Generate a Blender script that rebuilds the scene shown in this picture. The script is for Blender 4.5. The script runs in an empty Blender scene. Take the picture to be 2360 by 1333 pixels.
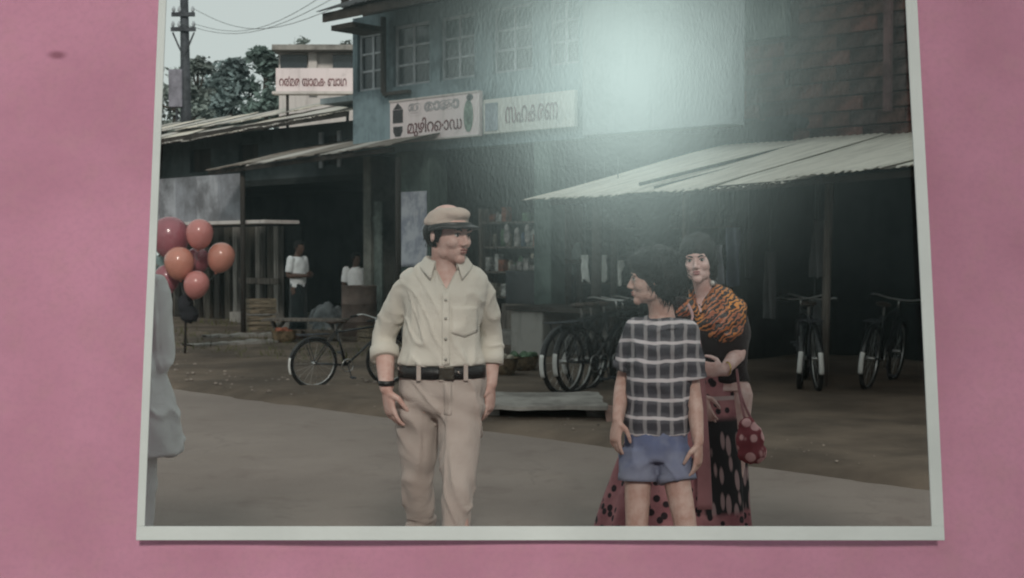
import bpy, bmesh, math, random
import numpy as np
from mathutils import Vector, Matrix, noise

R = math.radians
random.seed(11)
sc = bpy.context.scene
COL = sc.collection

# ------------------------------------------------------------------ camera
F_PX, CX, CY, EYE = 3000.0, 1180.0, 666.5, 1.5
PITCH = math.atan((CY - 580) / F_PX)
cam = bpy.data.objects.new('camera', bpy.data.cameras.new('camera'))
COL.objects.link(cam)
cam.location = (0, 0, EYE)
cam.rotation_euler = (math.pi / 2 - PITCH, 0, 0)
cam.data.sensor_fit = 'HORIZONTAL'
cam.data.sensor_width = 36
cam.data.lens = 36 * F_PX / 2360
cam.data.clip_start = 0.05
cam.data.clip_end = 2000
cam.data.dof.use_dof = True
cam.data.dof.focus_distance = 5.0
cam.data.dof.aperture_fstop = 8.0
sc.camera = cam

# ------------------------------------------------------------------ sky and sun
SUN_EL, SUN_AZ = R(28.5), R(6.5)          # sun behind the camera, a little to its right
world = bpy.data.worlds.new('World')
sc.world = world
world.use_nodes = True
wt = world.node_tree
wt.nodes.clear()
wo = wt.nodes.new('ShaderNodeOutputWorld')
bg = wt.nodes.new('ShaderNodeBackground')
sky = wt.nodes.new('ShaderNodeTexSky')
sky.sky_type = 'NISHITA'
sky.sun_disc = False
sky.sun_elevation = SUN_EL
sky.sun_rotation = R(180) - SUN_AZ
sky.air_density = 1.0
sky.dust_density = 1.5
sky.ozone_density = 1.0
hs = wt.nodes.new('ShaderNodeHueSaturation')
hs.inputs['Saturation'].default_value = 0.22
tint = wt.nodes.new('ShaderNodeMix')
tint.data_type = 'RGBA'
tint.blend_type = 'MULTIPLY'
tint.inputs[0].default_value = 1.0
tint.inputs[7].default_value = (0.91, 1.0, 0.965, 1)
wt.links.new(sky.outputs[0], hs.inputs['Color'])
cloud = wt.nodes.new('ShaderNodeMix')          # thin even cloud over the clear sky
cloud.data_type = 'RGBA'
cloud.inputs[0].default_value = 0.75
cloud.inputs[7].default_value = (11.5, 11.5, 11.5, 1)
wt.links.new(hs.outputs[0], cloud.inputs[6])
wt.links.new(cloud.outputs[2], tint.inputs[6])
wt.links.new(tint.outputs[2], bg.inputs[0])
bg.inputs[1].default_value = 0.06
wt.links.new(bg.outputs[0], wo.inputs[0])

sun_dir = Vector((math.sin(SUN_AZ) * math.cos(SUN_EL), -math.cos(SUN_AZ) * math.cos(SUN_EL), math.sin(SUN_EL)))
sun = bpy.data.objects.new('sun', bpy.data.lights.new('sun', 'SUN'))
COL.objects.link(sun)
sun.location = sun_dir * 30
sun.rotation_euler = (-sun_dir).to_track_quat('-Z', 'Y').to_euler()
sun.data.energy = 1.65
sun.data.angle = R(8)
sun.data.color = (1.0, 0.94, 0.86)
sc.view_settings.view_transform = 'Standard'
sc.view_settings.look = 'None'
sc.view_settings.gamma = 1
sc.view_settings.exposure = 0.0
sc.cycles.pixel_filter_type = 'BLACKMAN_HARRIS'
sc.cycles.filter_width = 2.0
sc.cycles.transparent_max_bounces = 8
sc.cycles.max_bounces = 4
sc.cycles.diffuse_bounces = 3
sc.cycles.glossy_bounces = 2
sc.cycles.transmission_bounces = 2
sc.cycles.caustics_reflective = False
sc.cycles.caustics_refractive = False
sc.cycles.denoising_input_passes = 'RGB_ALBEDO'

# ------------------------------------------------------------------ coordinates
# The street runs diagonally: u along it (towards the right and the camera), v across it, away from the road.
SO = Vector((-0.18, 10.7, 0))
EU = Vector((0.724, -0.690, 0)).normalized()
EV = Vector((0.690, 0.724, 0)).normalized()
SROT = math.atan2(EU.y, EU.x)


def W(u, v, z=0.0):
    p = SO + EU * u + EV * v
    p.z = z
    return p


def ray(px, py):
    x, y = (px - CX) / F_PX, (CY - py) / F_PX
    return Vector((x, math.cos(PITCH) + y * math.sin(PITCH), -math.sin(PITCH) + y * math.cos(PITCH)))


def U(px, py, Y):
    d = ray(px, py)
    return Vector((0, 0, EYE)) + d * (Y / d.y)


def S(px, py, v):
    d = ray(px, py)
    t = (v + SO.dot(EV)) / d.dot(EV)
    q = d * t
    return ((q - SO).dot(EU), q.z + EYE)


# ------------------------------------------------------------------ materials
MATS = {}


def newmat(name):
    m = bpy.data.materials.new(name)
    m.use_nodes = True
    nt = m.node_tree
    b = nt.nodes['Principled BSDF']
    return m, nt, b


def nn(nt, t, **kw):
    n = nt.nodes.new(t)
    for k, v in kw.items():
        setattr(n, k, v)
    return n


def mixc(nt, fac, a, b):
    m = nn(nt, 'ShaderNodeMix', data_type='RGBA')
    for i, x in ((0, fac), (6, a), (7, b)):
        if hasattr(x, 'links'):
            nt.links.new(x, m.inputs[i])
        elif i == 0:
            m.inputs[0].default_value = x
        else:
            m.inputs[i].default_value = (*x[:3], 1)
    return m.outputs[2]


def math_(nt, op, a, b=None, clamp=False):
    m = nn(nt, 'ShaderNodeMath', operation=op, use_clamp=clamp)
    for i, x in enumerate((a, b)):
        if x is None:
            continue
        if hasattr(x, 'links'):
            nt.links.new(x, m.inputs[i])
        else:
            m.inputs[i].default_value = x
    return m.outputs[0]


def noise_(nt, vec, scale, detail=4, rough=.55, dist=0):
    n = nn(nt, 'ShaderNodeTexNoise')
    n.inputs['Scale'].default_value = scale
    n.inputs['Detail'].default_value = detail
    n.inputs['Roughness'].default_value = rough
    n.inputs['Distortion'].default_value = dist
    nt.links.new(vec, n.inputs['Vector'])
    return n.outputs['Fac']


def ramp_(nt, fac, a, b):
    n = nn(nt, 'ShaderNodeMapRange')
    n.inputs['From Min'].default_value = a
    n.inputs['From Max'].default_value = b
    n.interpolation_type = 'SMOOTHSTEP'
    nt.links.new(fac, n.inputs['Value'])
    return n.outputs['Result']


def coords(nt, scale=None, kind='Object'):
    tc = nn(nt, 'ShaderNodeTexCoord')
    o = tc.outputs[kind]
    if scale:
        mp = nn(nt, 'ShaderNodeMapping')
        mp.inputs['Scale'].default_value = scale
        nt.links.new(o, mp.inputs['Vector'])
        o = mp.outputs['Vector']
    return o


def bump_(nt, b, h, strength, dist=.01):
    n = nn(nt, 'ShaderNodeBump')
    n.inputs['Strength'].default_value = strength
    n.inputs['Distance'].default_value = dist
    nt.links.new(h, n.inputs['Height'])
    nt.links.new(n.outputs['Normal'], b.inputs['Normal'])


def mat(name, col, rough=.8, var=.25, scale=4, bump=.3, bscale=60, metal=0, spec=.3, col2=None, stretch=None, sheen=0):
    if name in MATS:
        return MATS[name]
    m, nt, b = newmat(name)
    v = coords(nt, stretch)
    f = noise_(nt, v, scale, 4, .6)
    c2 = col2 or tuple(max(0, c * (1 - 1.6 * var)) for c in col)
    c1 = tuple(min(.95, c * (1 + var * .6)) for c in col)
    nt.links.new(mixc(nt, ramp_(nt, f, .3, .7), c2, c1), b.inputs['Base Color'])
    b.inputs['Roughness'].default_value = rough
    b.inputs['Metallic'].default_value = metal
    b.inputs['Specular IOR Level'].default_value = spec
    if sheen:
        b.inputs['Sheen Weight'].default_value = sheen
    if bump:
        bump_(nt, b, noise_(nt, v, bscale, 3, .6), bump)
    MATS[name] = m
    return m


def skin_mat(name, col):
    if name in MATS:
        return MATS[name]
    m, nt, b = newmat(name)
    v = coords(nt)
    f = noise_(nt, v, 22, 5, .65)
    nt.links.new(mixc(nt, ramp_(nt, f, .25, .75), tuple(c * k for c, k in zip(col, (.80, .64, .60))), tuple(min(.9, c * 1.05) for c in col)), b.inputs['Base Color'])
    b.inputs['Roughness'].default_value = .5
    b.inputs['Specular IOR Level'].default_value = .35
    bump_(nt, b, noise_(nt, v, 220, 3), .12, .003)
    MATS[name] = m
    return m


def fabric_mat(name, col, var=.12, weave=500, sheen=.15, col2=None, scale=5):
    if name in MATS:
        return MATS[name]
    m, nt, b = newmat(name)
    v = coords(nt)
    f = noise_(nt, v, scale, 5)
    c2 = col2 or tuple(c * (1 - var) for c in col)
    nt.links.new(mixc(nt, ramp_(nt, f, .35, .65), c2, col), b.inputs['Base Color'])
    b.inputs['Roughness'].default_value = .9
    b.inputs['Specular IOR Level'].default_value = .15
    b.inputs['Sheen Weight'].default_value = sheen
    h = math_(nt, 'ADD', noise_(nt, v, weave, 2), math_(nt, 'MULTIPLY', noise_(nt, v, 30, 5, .6, 1.5), 2.2))
    bump_(nt, b, h, .35, .006)
    MATS[name] = m
    return m


def plaid_mat():
    m, nt, b = newmat('plaid cotton')
    v = coords(nt)
    sx = nn(nt, 'ShaderNodeSeparateXYZ')
    # bend the lines a little with the cloth
    wob = nn(nt, 'ShaderNodeTexNoise')
    wob.inputs['Scale'].default_value = 9
    nt.links.new(v, wob.inputs['Vector'])
    mx = nn(nt, 'ShaderNodeVectorMath', operation='MULTIPLY_ADD')
    nt.links.new(wob.outputs['Color'], mx.inputs[0])
    mx.inputs[1].default_value = (.03, .03, .03)
    nt.links.new(v, mx.inputs[2])
    nt.links.new(mx.outputs[0], sx.inputs[0])

    def line(o, period, width, off):
        fr = math_(nt, 'FRACT', math_(nt, 'ADD', math_(nt, 'DIVIDE', o, period), off))
        d = math_(nt, 'ABSOLUTE', math_(nt, 'SUBTRACT', fr, .5))
        return math_(nt, 'SUBTRACT', 1.0, ramp_(nt, d, width * .6, width * 1.2))
    hz = line(sx.outputs['Z'], .072, .10, .25)
    vx = line(math_(nt, 'ADD', sx.outputs['X'], math_(nt, 'MULTIPLY', sx.outputs['Y'], -.15)), .050, .15, .1)
    hz2 = line(sx.outputs['Z'], .072, .30, .25)
    base = mixc(nt, hz2, (.060, .058, .068), (.115, .112, .128))
    base = mixc(nt, math_(nt, 'MULTIPLY', vx, .55), base, (.40, .38, .39))
    base = mixc(nt, math_(nt, 'MULTIPLY', hz, .85), base, (.66, .62, .64))
    nt.links.new(base, b.inputs['Base Color'])
    b.inputs['Roughness'].default_value = .9
    b.inputs['Specular IOR Level'].default_value = .15
    bump_(nt, b, noise_(nt, v, 30, 5, .6, 1.5), .4, .006)
    return m


def zebra_mat():
    m, nt, b = newmat('orange striped silk')
    v = coords(nt)
    mp = nn(nt, 'ShaderNodeMapping')
    mp.inputs['Rotation'].default_value = (0, R(38), 0)
    nt.links.new(v, mp.inputs['Vector'])
    wv = nn(nt, 'ShaderNodeTexWave', wave_type='BANDS', bands_direction='Z')
    wv.inputs['Scale'].default_value = 15
    wv.inputs['Distortion'].default_value = 7.5
    wv.inputs['Detail'].default_value = 2
    wv.inputs['Detail Scale'].default_value = 2.2
    nt.links.new(mp.outputs[0], wv.inputs['Vector'])
    org = mixc(nt, ramp_(nt, noise_(nt, v, 7), .35, .65), (.30, .085, .04), (.62, .25, .055))
    nt.links.new(mixc(nt, ramp_(nt, wv.outputs['Fac'], .38, .55), (.02, .012, .012), org), b.inputs['Base Color'])
    b.inputs['Roughness'].default_value = .45
    bump_(nt, b, noise_(nt, v, 40, 4), .3, .006)
    return m


def skirt_mat():
    m, nt, b = newmat('printed skirt cotton')
    v = coords(nt)
    sx = nn(nt, 'ShaderNodeSeparateXYZ')
    nt.links.new(v, sx.inputs[0])
    vor = nn(nt, 'ShaderNodeTexVoronoi')
    vor.inputs['Scale'].default_value = 22
    vor.inputs['Randomness'].default_value = .9
    nt.links.new(v, vor.inputs['Vector'])
    pink = mixc(nt, ramp_(nt, noise_(nt, v, 6), .3, .7), (.23, .075, .09), (.42, .19, .20))
    spots = mixc(nt, math_(nt, 'SUBTRACT', 1, ramp_(nt, vor.outputs['Distance'], .30, .42)), pink, (.02, .01, .014))
    # black panel with pale leaf strokes
    v2 = coords(nt, (26, 26, 6.5))
    vo2 = nn(nt, 'ShaderNodeTexVoronoi')
    vo2.inputs['Scale'].default_value = 1
    vo2.inputs['Randomness'].default_value = .35
    nt.links.new(v2, vo2.inputs['Vector'])
    panel = mixc(nt, math_(nt, 'SUBTRACT', 1, ramp_(nt, vo2.outputs['Distance'], .30, .42)), (.012, .01, .012), (.33, .22, .22))
    ispanel = ramp_(nt, math_(nt, 'ADD', sx.outputs['X'], math_(nt, 'MULTIPLY', noise_(nt, v, 5), .05)), -.06, -.04)
    c = mixc(nt, ispanel, spots, panel)
    # pale bands near the hips
    bz = math_(nt, 'ABSOLUTE', math_(nt, 'SUBTRACT', sx.outputs['Z'], .83))
    up = ramp_(nt, sx.outputs['Z'], .72, .76)
    c = mixc(nt, up, c, spots)
    c = mixc(nt, math_(nt, 'SUBTRACT', 1, ramp_(nt, bz, .006, .012)), c, (.45, .34, .33))
    lowband = math_(nt, 'SUBTRACT', 1, ramp_(nt, sx.outputs['Z'], .30, .33))
    c = mixc(nt, lowband, c, spots)
    nt.links.new(c, b.inputs['Base Color'])
    b.inputs['Roughness'].default_value = .85
    bump_(nt, b, noise_(nt, v, 25, 4), .3, .006)
    return m


def jeans_mat():
    m, nt, b = newmat('faded denim')
    v = coords(nt)
    sx = nn(nt, 'ShaderNodeSeparateXYZ')
    nt.links.new(v, sx.inputs[0])
    worn = ramp_(nt, math_(nt, 'ADD', math_(nt, 'MULTIPLY', sx.outputs['Z'], -1), math_(nt, 'MULTIPLY', noise_(nt, v, 5), .3)), -.66, -.38)
    c = mixc(nt, worn, (.125, .150, .265), (.26, .27, .34))
    c = mixc(nt, math_(nt, 'MULTIPLY', ramp_(nt, noise_(nt, v, 16), .4, .7), .35), c, (.30, .32, .40))
    nt.links.new(c, b.inputs['Base Color'])
    b.inputs['Roughness'].default_value = .9
    bump_(nt, b, noise_(nt, v, 350, 2), .3, .004)
    return m


def tin_mat(name, base, rust, amount=.5):
    m, nt, b = newmat(name)
    v = coords(nt)
    f = noise_(nt, v, 1.6, 8, .7)
    f2 = noise_(nt, coords(nt, (9, .8, 1)), 1.5, 6, .65)
    c = mixc(nt, ramp_(nt, f2, .35, .75), base, tuple(x * .72 for x in base))
    c = mixc(nt, ramp_(nt, f, 1 - amount, 1.12 - amount), c, rust)
    nt.links.new(c, b.inputs['Base Color'])
    b.inputs['Roughness'].default_value = .7
    b.inputs['Metallic'].default_value = .1
    bump_(nt, b, noise_(nt, v, 35, 5), .2)
    return m


def plaster_mat(name, col, dirt, amount=.45, scale=1.2):
    if name in MATS:
        return MATS[name]
    m, nt, b = newmat(name)
    v = coords(nt)
    f = noise_(nt, v, scale, 6, .68)
    drip = noise_(nt, coords(nt, (5, 5, .5)), 1.4, 6, .6)
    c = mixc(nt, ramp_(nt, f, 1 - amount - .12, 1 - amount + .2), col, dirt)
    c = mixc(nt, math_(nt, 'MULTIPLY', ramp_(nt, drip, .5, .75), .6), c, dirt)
    nt.links.new(c, b.inputs['Base Color'])
    b.inputs['Roughness'].default_value = .92
    b.inputs['Specular IOR Level'].default_value = .15
    bump_(nt, b, noise_(nt, v, 30, 3, .65), .35)
    MATS[name] = m
    return m


def pink_mat():
    m, nt, b = newmat('pink cloth')
    v = coords(nt)
    f = noise_(nt, v, 2.2, 4, .5)
    f2 = noise_(nt, v, 16, 5, .6)
    c = mixc(nt, ramp_(nt, f, .3, .7), (.49, .228, .32), (.59, .28, .392))
    c = mixc(nt, math_(nt, 'MULTIPLY', ramp_(nt, f2, .45, .7), .35), c, (.51, .275, .325))
    f3 = noise_(nt, v, 75, 3, .6)
    c = mixc(nt, math_(nt, 'MULTIPLY', ramp_(nt, f3, .4, .7), .22), c, (.40, .21, .29))
    # one small dark spot near the upper left
    sp = nn(nt, 'ShaderNodeVectorMath', operation='SUBTRACT')
    nt.links.new(v, sp.inputs[0])
    sp.inputs[1].default_value = (-1.205, .635, 0)
    ms = nn(nt, 'ShaderNodeVectorMath', operation='MULTIPLY')
    nt.links.new(sp.outputs[0], ms.inputs[0])
    ms.inputs[1].default_value = (1, 2.0, 0)
    ln = nn(nt, 'ShaderNodeVectorMath', operation='LENGTH')
    nt.links.new(ms.outputs[0], ln.inputs[0])
    c = mixc(nt, math_(nt, 'SUBTRACT', .75, math_(nt, 'MULTIPLY', ramp_(nt, ln.outputs['Value'], .006, .034), .75)), c, (.22, .08, .115))
    nt.links.new(c, b.inputs['Base Color'])
    b.inputs['Roughness'].default_value = .85
    b.inputs['Specular IOR Level'].default_value = .2
    h = math_(nt, 'ADD', math_(nt, 'MULTIPLY', noise_(nt, v, 5, 3), 6), noise_(nt, v, 260, 2))
    bump_(nt, b, h, .35, .006)
    return m


def gloss_pane_mat():
    m, nt, b = newmat('glossy clear film')
    nt.nodes.remove(b)
    out = nt.nodes['Material Output']
    tr = nn(nt, 'ShaderNodeBsdfTransparent')
    tr.inputs[0].default_value = (.975, .985, .98, 1)
    v = coords(nt)
    # slanted dimples of the wrinkled film
    mp = nn(nt, 'ShaderNodeMapping')
    mp.inputs['Rotation'].default_value = (0, 0, R(-18))
    mp.inputs['Scale'].default_value = (150, 60, 1)
    nt.links.new(v, mp.inputs['Vector'])
    h1 = noise_(nt, mp.outputs[0], 1.0, 2, .6)
    h2 = noise_(nt, v, 9, 1, .5)
    h = math_(nt, 'ADD', h1, math_(nt, 'MULTIPLY', h2, 2.5))
    bp = nn(nt, 'ShaderNodeBump')
    bp.inputs['Strength'].default_value = .06
    bp.inputs['Distance'].default_value = .0011
    nt.links.new(h, bp.inputs['Height'])
    gl = nn(nt, 'ShaderNodeBsdfGlossy')
    gl.distribution = 'BECKMANN'
    gl.inputs['Color'].default_value = (.72, .97, 1, 1)
    gl.inputs['Roughness'].default_value = .205
    nt.links.new(bp.outputs['Normal'], gl.inputs['Normal'])
    g2 = nn(nt, 'ShaderNodeBsdfGlossy')
    g2.distribution = 'BECKMANN'
    g2.inputs['Color'].default_value = (.8, .98, 1, 1)
    g2.inputs['Roughness'].default_value = .26
    nt.links.new(bp.outputs['Normal'], g2.inputs['Normal'])
    mg = nn(nt, 'ShaderNodeMixShader')
    mg.inputs[0].default_value = .10
    nt.links.new(gl.outputs[0], mg.inputs[1])
    nt.links.new(g2.outputs[0], mg.inputs[2])
    mx = nn(nt, 'ShaderNodeMixShader')
    mx.inputs[0].default_value = PANE_GLOSS
    nt.links.new(tr.outputs[0], mx.inputs[1])
    nt.links.new(mg.outputs[0], mx.inputs[2])
    nt.links.new(mx.outputs[0], out.inputs['Surface'])
    return m


PANE_GLOSS = 0.0145

# ------------------------------------------------------------------ mesh builder
OFF = {}


class MB:
    def __init__(self):
        self.v, self.f = [], []

    def add(self, vs, fs):
        o = len(self.v)
        self.v += [tuple(p) for p in vs]
        self.f += [tuple(i + o for i in q) for q in fs]
        return self

    def box(self, c, s, rot=None):
        c = Vector(c)
        vs = []
        for x in (-.5, .5):
            for y in (-.5, .5):
                for z in (-.5, .5):
                    p = Vector((x * s[0], y * s[1], z * s[2]))
                    if rot is not None:
                        p = rot @ p
                    vs.append(c + p)
        return self.add(vs, [(0, 1, 3, 2), (4, 6, 7, 5), (0, 4, 5, 1), (2, 3, 7, 6), (0, 2, 6, 4), (1, 5, 7, 3)])

    def bb(self, a, b):
        return self.box([(x + y) / 2 for x, y in zip(a, b)], [abs(y - x) for x, y in zip(a, b)])

    def beam(self, p, q, w, h, up=(0, 0, 1)):
        p, q = Vector(p), Vector(q)
        d = (q - p).normalized()
        s = d.cross(Vector(up))
        if s.length < 1e-4:
            s = d.cross(Vector((1, 0, 0)))
        s.normalize()
        n = s.cross(d)
        vs = [e + s * a * w / 2 + n * b * h / 2 for e in (p, q) for a, b in ((-1, -1), (1, -1), (1, 1), (-1, 1))]
        return self.add(vs, [(0, 1, 2, 3)[::-1], (4, 5, 6, 7), (0, 4, 5, 1)[::-1], (1, 5, 6, 2)[::-1], (2, 6, 7, 3)[::-1], (3, 7, 4, 0)[::-1]])

    def tube(self, pts, radii, n=12, side=None, smooth=0, cap=True, round_=False):
        """radii: float or (a,b) per point; a along `side`."""
        pts = [Vector(p) for p in pts]
        if not isinstance(radii, (list, tuple)) or (len(radii) == 2 and len(pts) != 2):
            radii = [radii] * len(pts)
        rad = [(r, r) if not isinstance(r, (tuple, list)) else tuple(r) for r in radii]
        if smooth:
            P, Q = [], []
            N = len(pts)
            for i in range(N - 1):
                p0, p1, p2, p3 = pts[max(i - 1, 0)], pts[i], pts[i + 1], pts[min(i + 2, N - 1)]
                for k in range(smooth):
                    t = k / smooth
                    P.append(.5 * ((2 * p1) + (p2 - p0) * t + (2 * p0 - 5 * p1 + 4 * p2 - p3) * t * t + (3 * p1 - p0 - 3 * p2 + p3) * t ** 3))
                    s = t * t * (3 - 2 * t)
                    Q.append(tuple(a + (b - a) * s for a, b in zip(rad[i], rad[i + 1])))
            P.append(pts[-1])
            Q.append(rad[-1])
            pts, rad = P, Q
        if round_:
            d0 = (pts[0] - pts[1]).normalized()
            d1 = (pts[-1] - pts[-2]).normalized()
            a, b = rad[0], rad[-1]
            pts = [pts[0] + d0 * min(a) * .92, pts[0] + d0 * min(a) * .6] + pts + [pts[-1] + d1 * min(b) * .6, pts[-1] + d1 * min(b) * .92]
            rad = [tuple(x * .4 for x in a), tuple(x * .8 for x in a)] + rad + [tuple(x * .8 for x in b), tuple(x * .4 for x in b)]
        N = len(pts)
        prev = None
        vs = []
        for i in range(N):
            t = (pts[min(i + 1, N - 1)] - pts[max(i - 1, 0)]).normalized()
            if prev is None:
                s = Vector(side) if side is not None else (Vector((0, 0, 1)) if abs(t.z) < .9 else Vector((1, 0, 0)))
            else:
                s = prev
            s = (s - t * s.dot(t)).normalized()
            prev = s
            b = t.cross(s)
            for k in range(n):
                a = 2 * math.pi * k / n
                vs.append(pts[i] + s * math.cos(a) * rad[i][0] + b * math.sin(a) * rad[i][1])
        fs = []
        for i in range(N - 1):
            for k in range(n):
                fs.append((i * n + k, i * n + (k + 1) % n, (i + 1) * n + (k + 1) % n, (i + 1) * n + k))
        if cap:
            fs.append(tuple(range(n))[::-1])
            fs.append(tuple((N - 1) * n + k for k in range(n)))
        return self.add(vs, fs)

    def rings(self, rings, n=28, cap=True, power=2.0):
        """horizontal ellipses (x, y, z, rx, ry[, yaw])"""
        vs, fs = [], []
        for r in rings:
            x, y, z, rx, ry = r[:5]
            yw = r[5] if len(r) > 5 else 0
            for k in range(n):
                a = 2 * math.pi * k / n
                ca, sa = math.cos(a), math.sin(a)
                e = 2.0 / power
                px = rx * math.copysign(abs(ca) ** e, ca)
                py = ry * math.copysign(abs(sa) ** e, sa)
                vs.append((x + px * math.cos(yw) - py * math.sin(yw), y + px * math.sin(yw) + py * math.cos(yw), z))
        N = len(rings)
        for i in range(N - 1):
            for k in range(n):
                fs.append((i * n + k, i * n + (k + 1) % n, (i + 1) * n + (k + 1) % n, (i + 1) * n + k))
        if cap:
            fs.append(tuple(range(n))[::-1])
            fs.append(tuple((N - 1) * n + k for k in range(n)))
        return self.add(vs, fs)

    def ell(self, c, r, M=None, n=16, m=10):
        vs, fs = [], []
        c = Vector(c)
        if not isinstance(r, (tuple, list)):
            r = (r, r, r)
        pts = []
        for j in range(m + 1):
            th = math.pi * j / m
            for k in range(n):
                a = 2 * math.pi * k / n
                pts.append(Vector((math.sin(th) * math.cos(a) * r[0], math.sin(th) * math.sin(a) * r[1], math.cos(th) * r[2])))
        if M is not None:
            pts = [M @ p for p in pts]
        pts = [c + p for p in pts]
        top, bot = pts[0], pts[-1]
        vs = [top] + pts[n:m * n] + [bot]
        for k in range(n):
            fs.append((0, 1 + k, 1 + (k + 1) % n))
        for j in range(m - 2):
            for k in range(n):
                a, b = 1 + j * n + k, 1 + j * n + (k + 1) % n
                fs.append((a, a + n, b + n, b))
        L = len(vs) - 1
        for k in range(n):
            fs.append((L, 1 + (m - 2) * n + (k + 1) % n, 1 + (m - 2) * n + k))
        return self.add(vs, fs)

    def torus(self, c, R_, r, axis='x', n=36, m=8, M=None, arc=(0, 2 * math.pi)):
        vs, fs = [], []
        full = abs(arc[1] - arc[0] - 2 * math.pi) < 1e-4
        N = n if full else n + 1
        for i in range(N):
            a = arc[0] + (arc[1] - arc[0]) * i / n
            for k in range(m):
                b = 2 * math.pi * k / m
                q = R_ + r * math.cos(b)
                p = Vector((r * math.sin(b), q * math.cos(a), q * math.sin(a)))
                if M is not None:
                    p = M @ p
                vs.append(Vector(c) + p)
        for i in range(n if full else n):
            j = (i + 1) % N if full else i + 1
            for k in range(m):
                fs.append((i * m + k, i * m + (k + 1) % m, j * m + (k + 1) % m, j * m + k))
        return self.add(vs, fs)

    def grid(self, fn, nu, nv, flip=False):
        vs = [fn(i / nu, j / nv) for j in range(nv + 1) for i in range(nu + 1)]
        fs = []
        for j in range(nv):
            for i in range(nu):
                a = j * (nu + 1) + i
                q = (a, a + 1, a + nu + 2, a + nu + 1)
                fs.append(q[::-1] if flip else q)
        return self.add(vs, fs)

    def prism(self, poly, z0, z1, axis=2):
        """extrude polygon (2d) along axis"""
        n = len(poly)

        def mk(p, z):
            return (p[0], p[1], z) if axis == 2 else ((p[0], z, p[1]) if axis == 1 else (z, p[0], p[1]))
        vs = [mk(p, z0) for p in poly] + [mk(p, z1) for p in poly]
        fs = [tuple(range(n))[::-1], tuple(range(n, 2 * n))] + [(i, (i + 1) % n, n + (i + 1) % n, n + i) for i in range(n)]
        return self.add(vs, fs)

    def mesh(self, name, off=(0, 0, 0)):
        me = bpy.data.meshes.new(name)
        o = Vector(off)
        me.from_pydata([tuple(Vector(p) - o) for p in self.v], [], self.f)
        return me

    def build(self, name, m, parent=None, smooth=False, bevel=0, solid=0, fix=True):
        off = OFF.get(parent.name, (0, 0, 0)) if parent else (0, 0, 0)
        me = self.mesh(name, off)
        if fix:
            bm = bmesh.new()
            bm.from_mesh(me)
            bmesh.ops.recalc_face_normals(bm, faces=bm.faces)
            bm.to_mesh(me)
            bm.free()
        return link(name, me, m, parent, smooth, bevel, solid)


def link(name, me, m, parent=None, smooth=False, bevel=0, solid=0):
    o = bpy.data.objects.new(name, me)
    COL.objects.link(o)
    me.materials.append(m)
    if smooth:
        me.polygons.foreach_set('use_smooth', [True] * len(me.polygons))
    if parent:
        o.parent = parent
        OFF[o.name] = OFF.get(parent.name, (0, 0, 0))
    if solid:
        md = o.modifiers.new('thick', 'SOLIDIFY')
        md.thickness = solid
        md.offset = 0
    if bevel:
        md = o.modifiers.new('bevel', 'BEVEL')
        md.width = bevel
        md.segments = 2
        md.limit_method = 'ANGLE'
    return o


def tag(o, label, cat, group=None):
    o['label'] = label
    o['category'] = cat
    if group:
        o['group'] = group
    return o


def structure(o):
    o['kind'] = 'structure'
    return o


def thing(name, label, cat, loc=(0, 0, 0), rz=0, group=None):
    o = bpy.data.objects.new(name, None)
    COL.objects.link(o)
    o.empty_display_size = .2
    o.location = loc
    o.rotation_euler = (0, 0, rz)
    return tag(o, label, cat, group)


def sthing(name, label, cat, u, v, z=0, group=None):
    """a thing in the street frame; its parts are built in (u, v, z)"""
    o = thing(name, label, cat, W(u, v, z), SROT, group)
    OFF[o.name] = (u, v, z)
    return o


def copy_thing(o, loc, rz, label, scale=None, group=None):
    c = o.copy()
    COL.objects.link(c)
    c.location = loc
    c.rotation_euler = (0, 0, rz)
    if scale:
        c.scale = (scale,) * 3
    c['label'] = label
    if group:
        c['group'] = group
    for ch in [x for x in bpy.data.objects if x.parent == o]:
        d = ch.copy()
        COL.objects.link(d)
        d.parent = c
        for g in [x for x in bpy.data.objects if x.parent == ch]:
            e = g.copy()
            COL.objects.link(e)
            e.parent = d
    return c


def remesh(mb, voxel, smooth_it=4, fac=.5):
    me = mb.mesh('tmp')
    o = bpy.data.objects.new('tmp', me)
    COL.objects.link(o)
    md = o.modifiers.new('r', 'REMESH')
    md.mode = 'VOXEL'
    md.voxel_size = voxel
    md.adaptivity = 0
    if smooth_it:
        s = o.modifiers.new('s', 'SMOOTH')
        s.factor = fac
        s.iterations = smooth_it
    dg = bpy.context.evaluated_depsgraph_get()
    out = bpy.data.meshes.new_from_object(o.evaluated_get(dg))
    bpy.data.objects.remove(o)
    bpy.data.meshes.remove(me)
    return out


def displace(me, fn):
    n = len(me.vertices)
    co = np.empty(n * 3, 'f')
    no = np.empty(n * 3, 'f')
    me.vertices.foreach_get('co', co)
    me.vertex_normals.foreach_get('vector', no)
    co = co.reshape(-1, 3)
    no = no.reshape(-1, 3)
    new = np.array([fn(Vector(c), Vector(k)) for c, k in zip(co.tolist(), no.tolist())], 'f')
    me.vertices.foreach_set('co', new.ravel())
    me.update()


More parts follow.
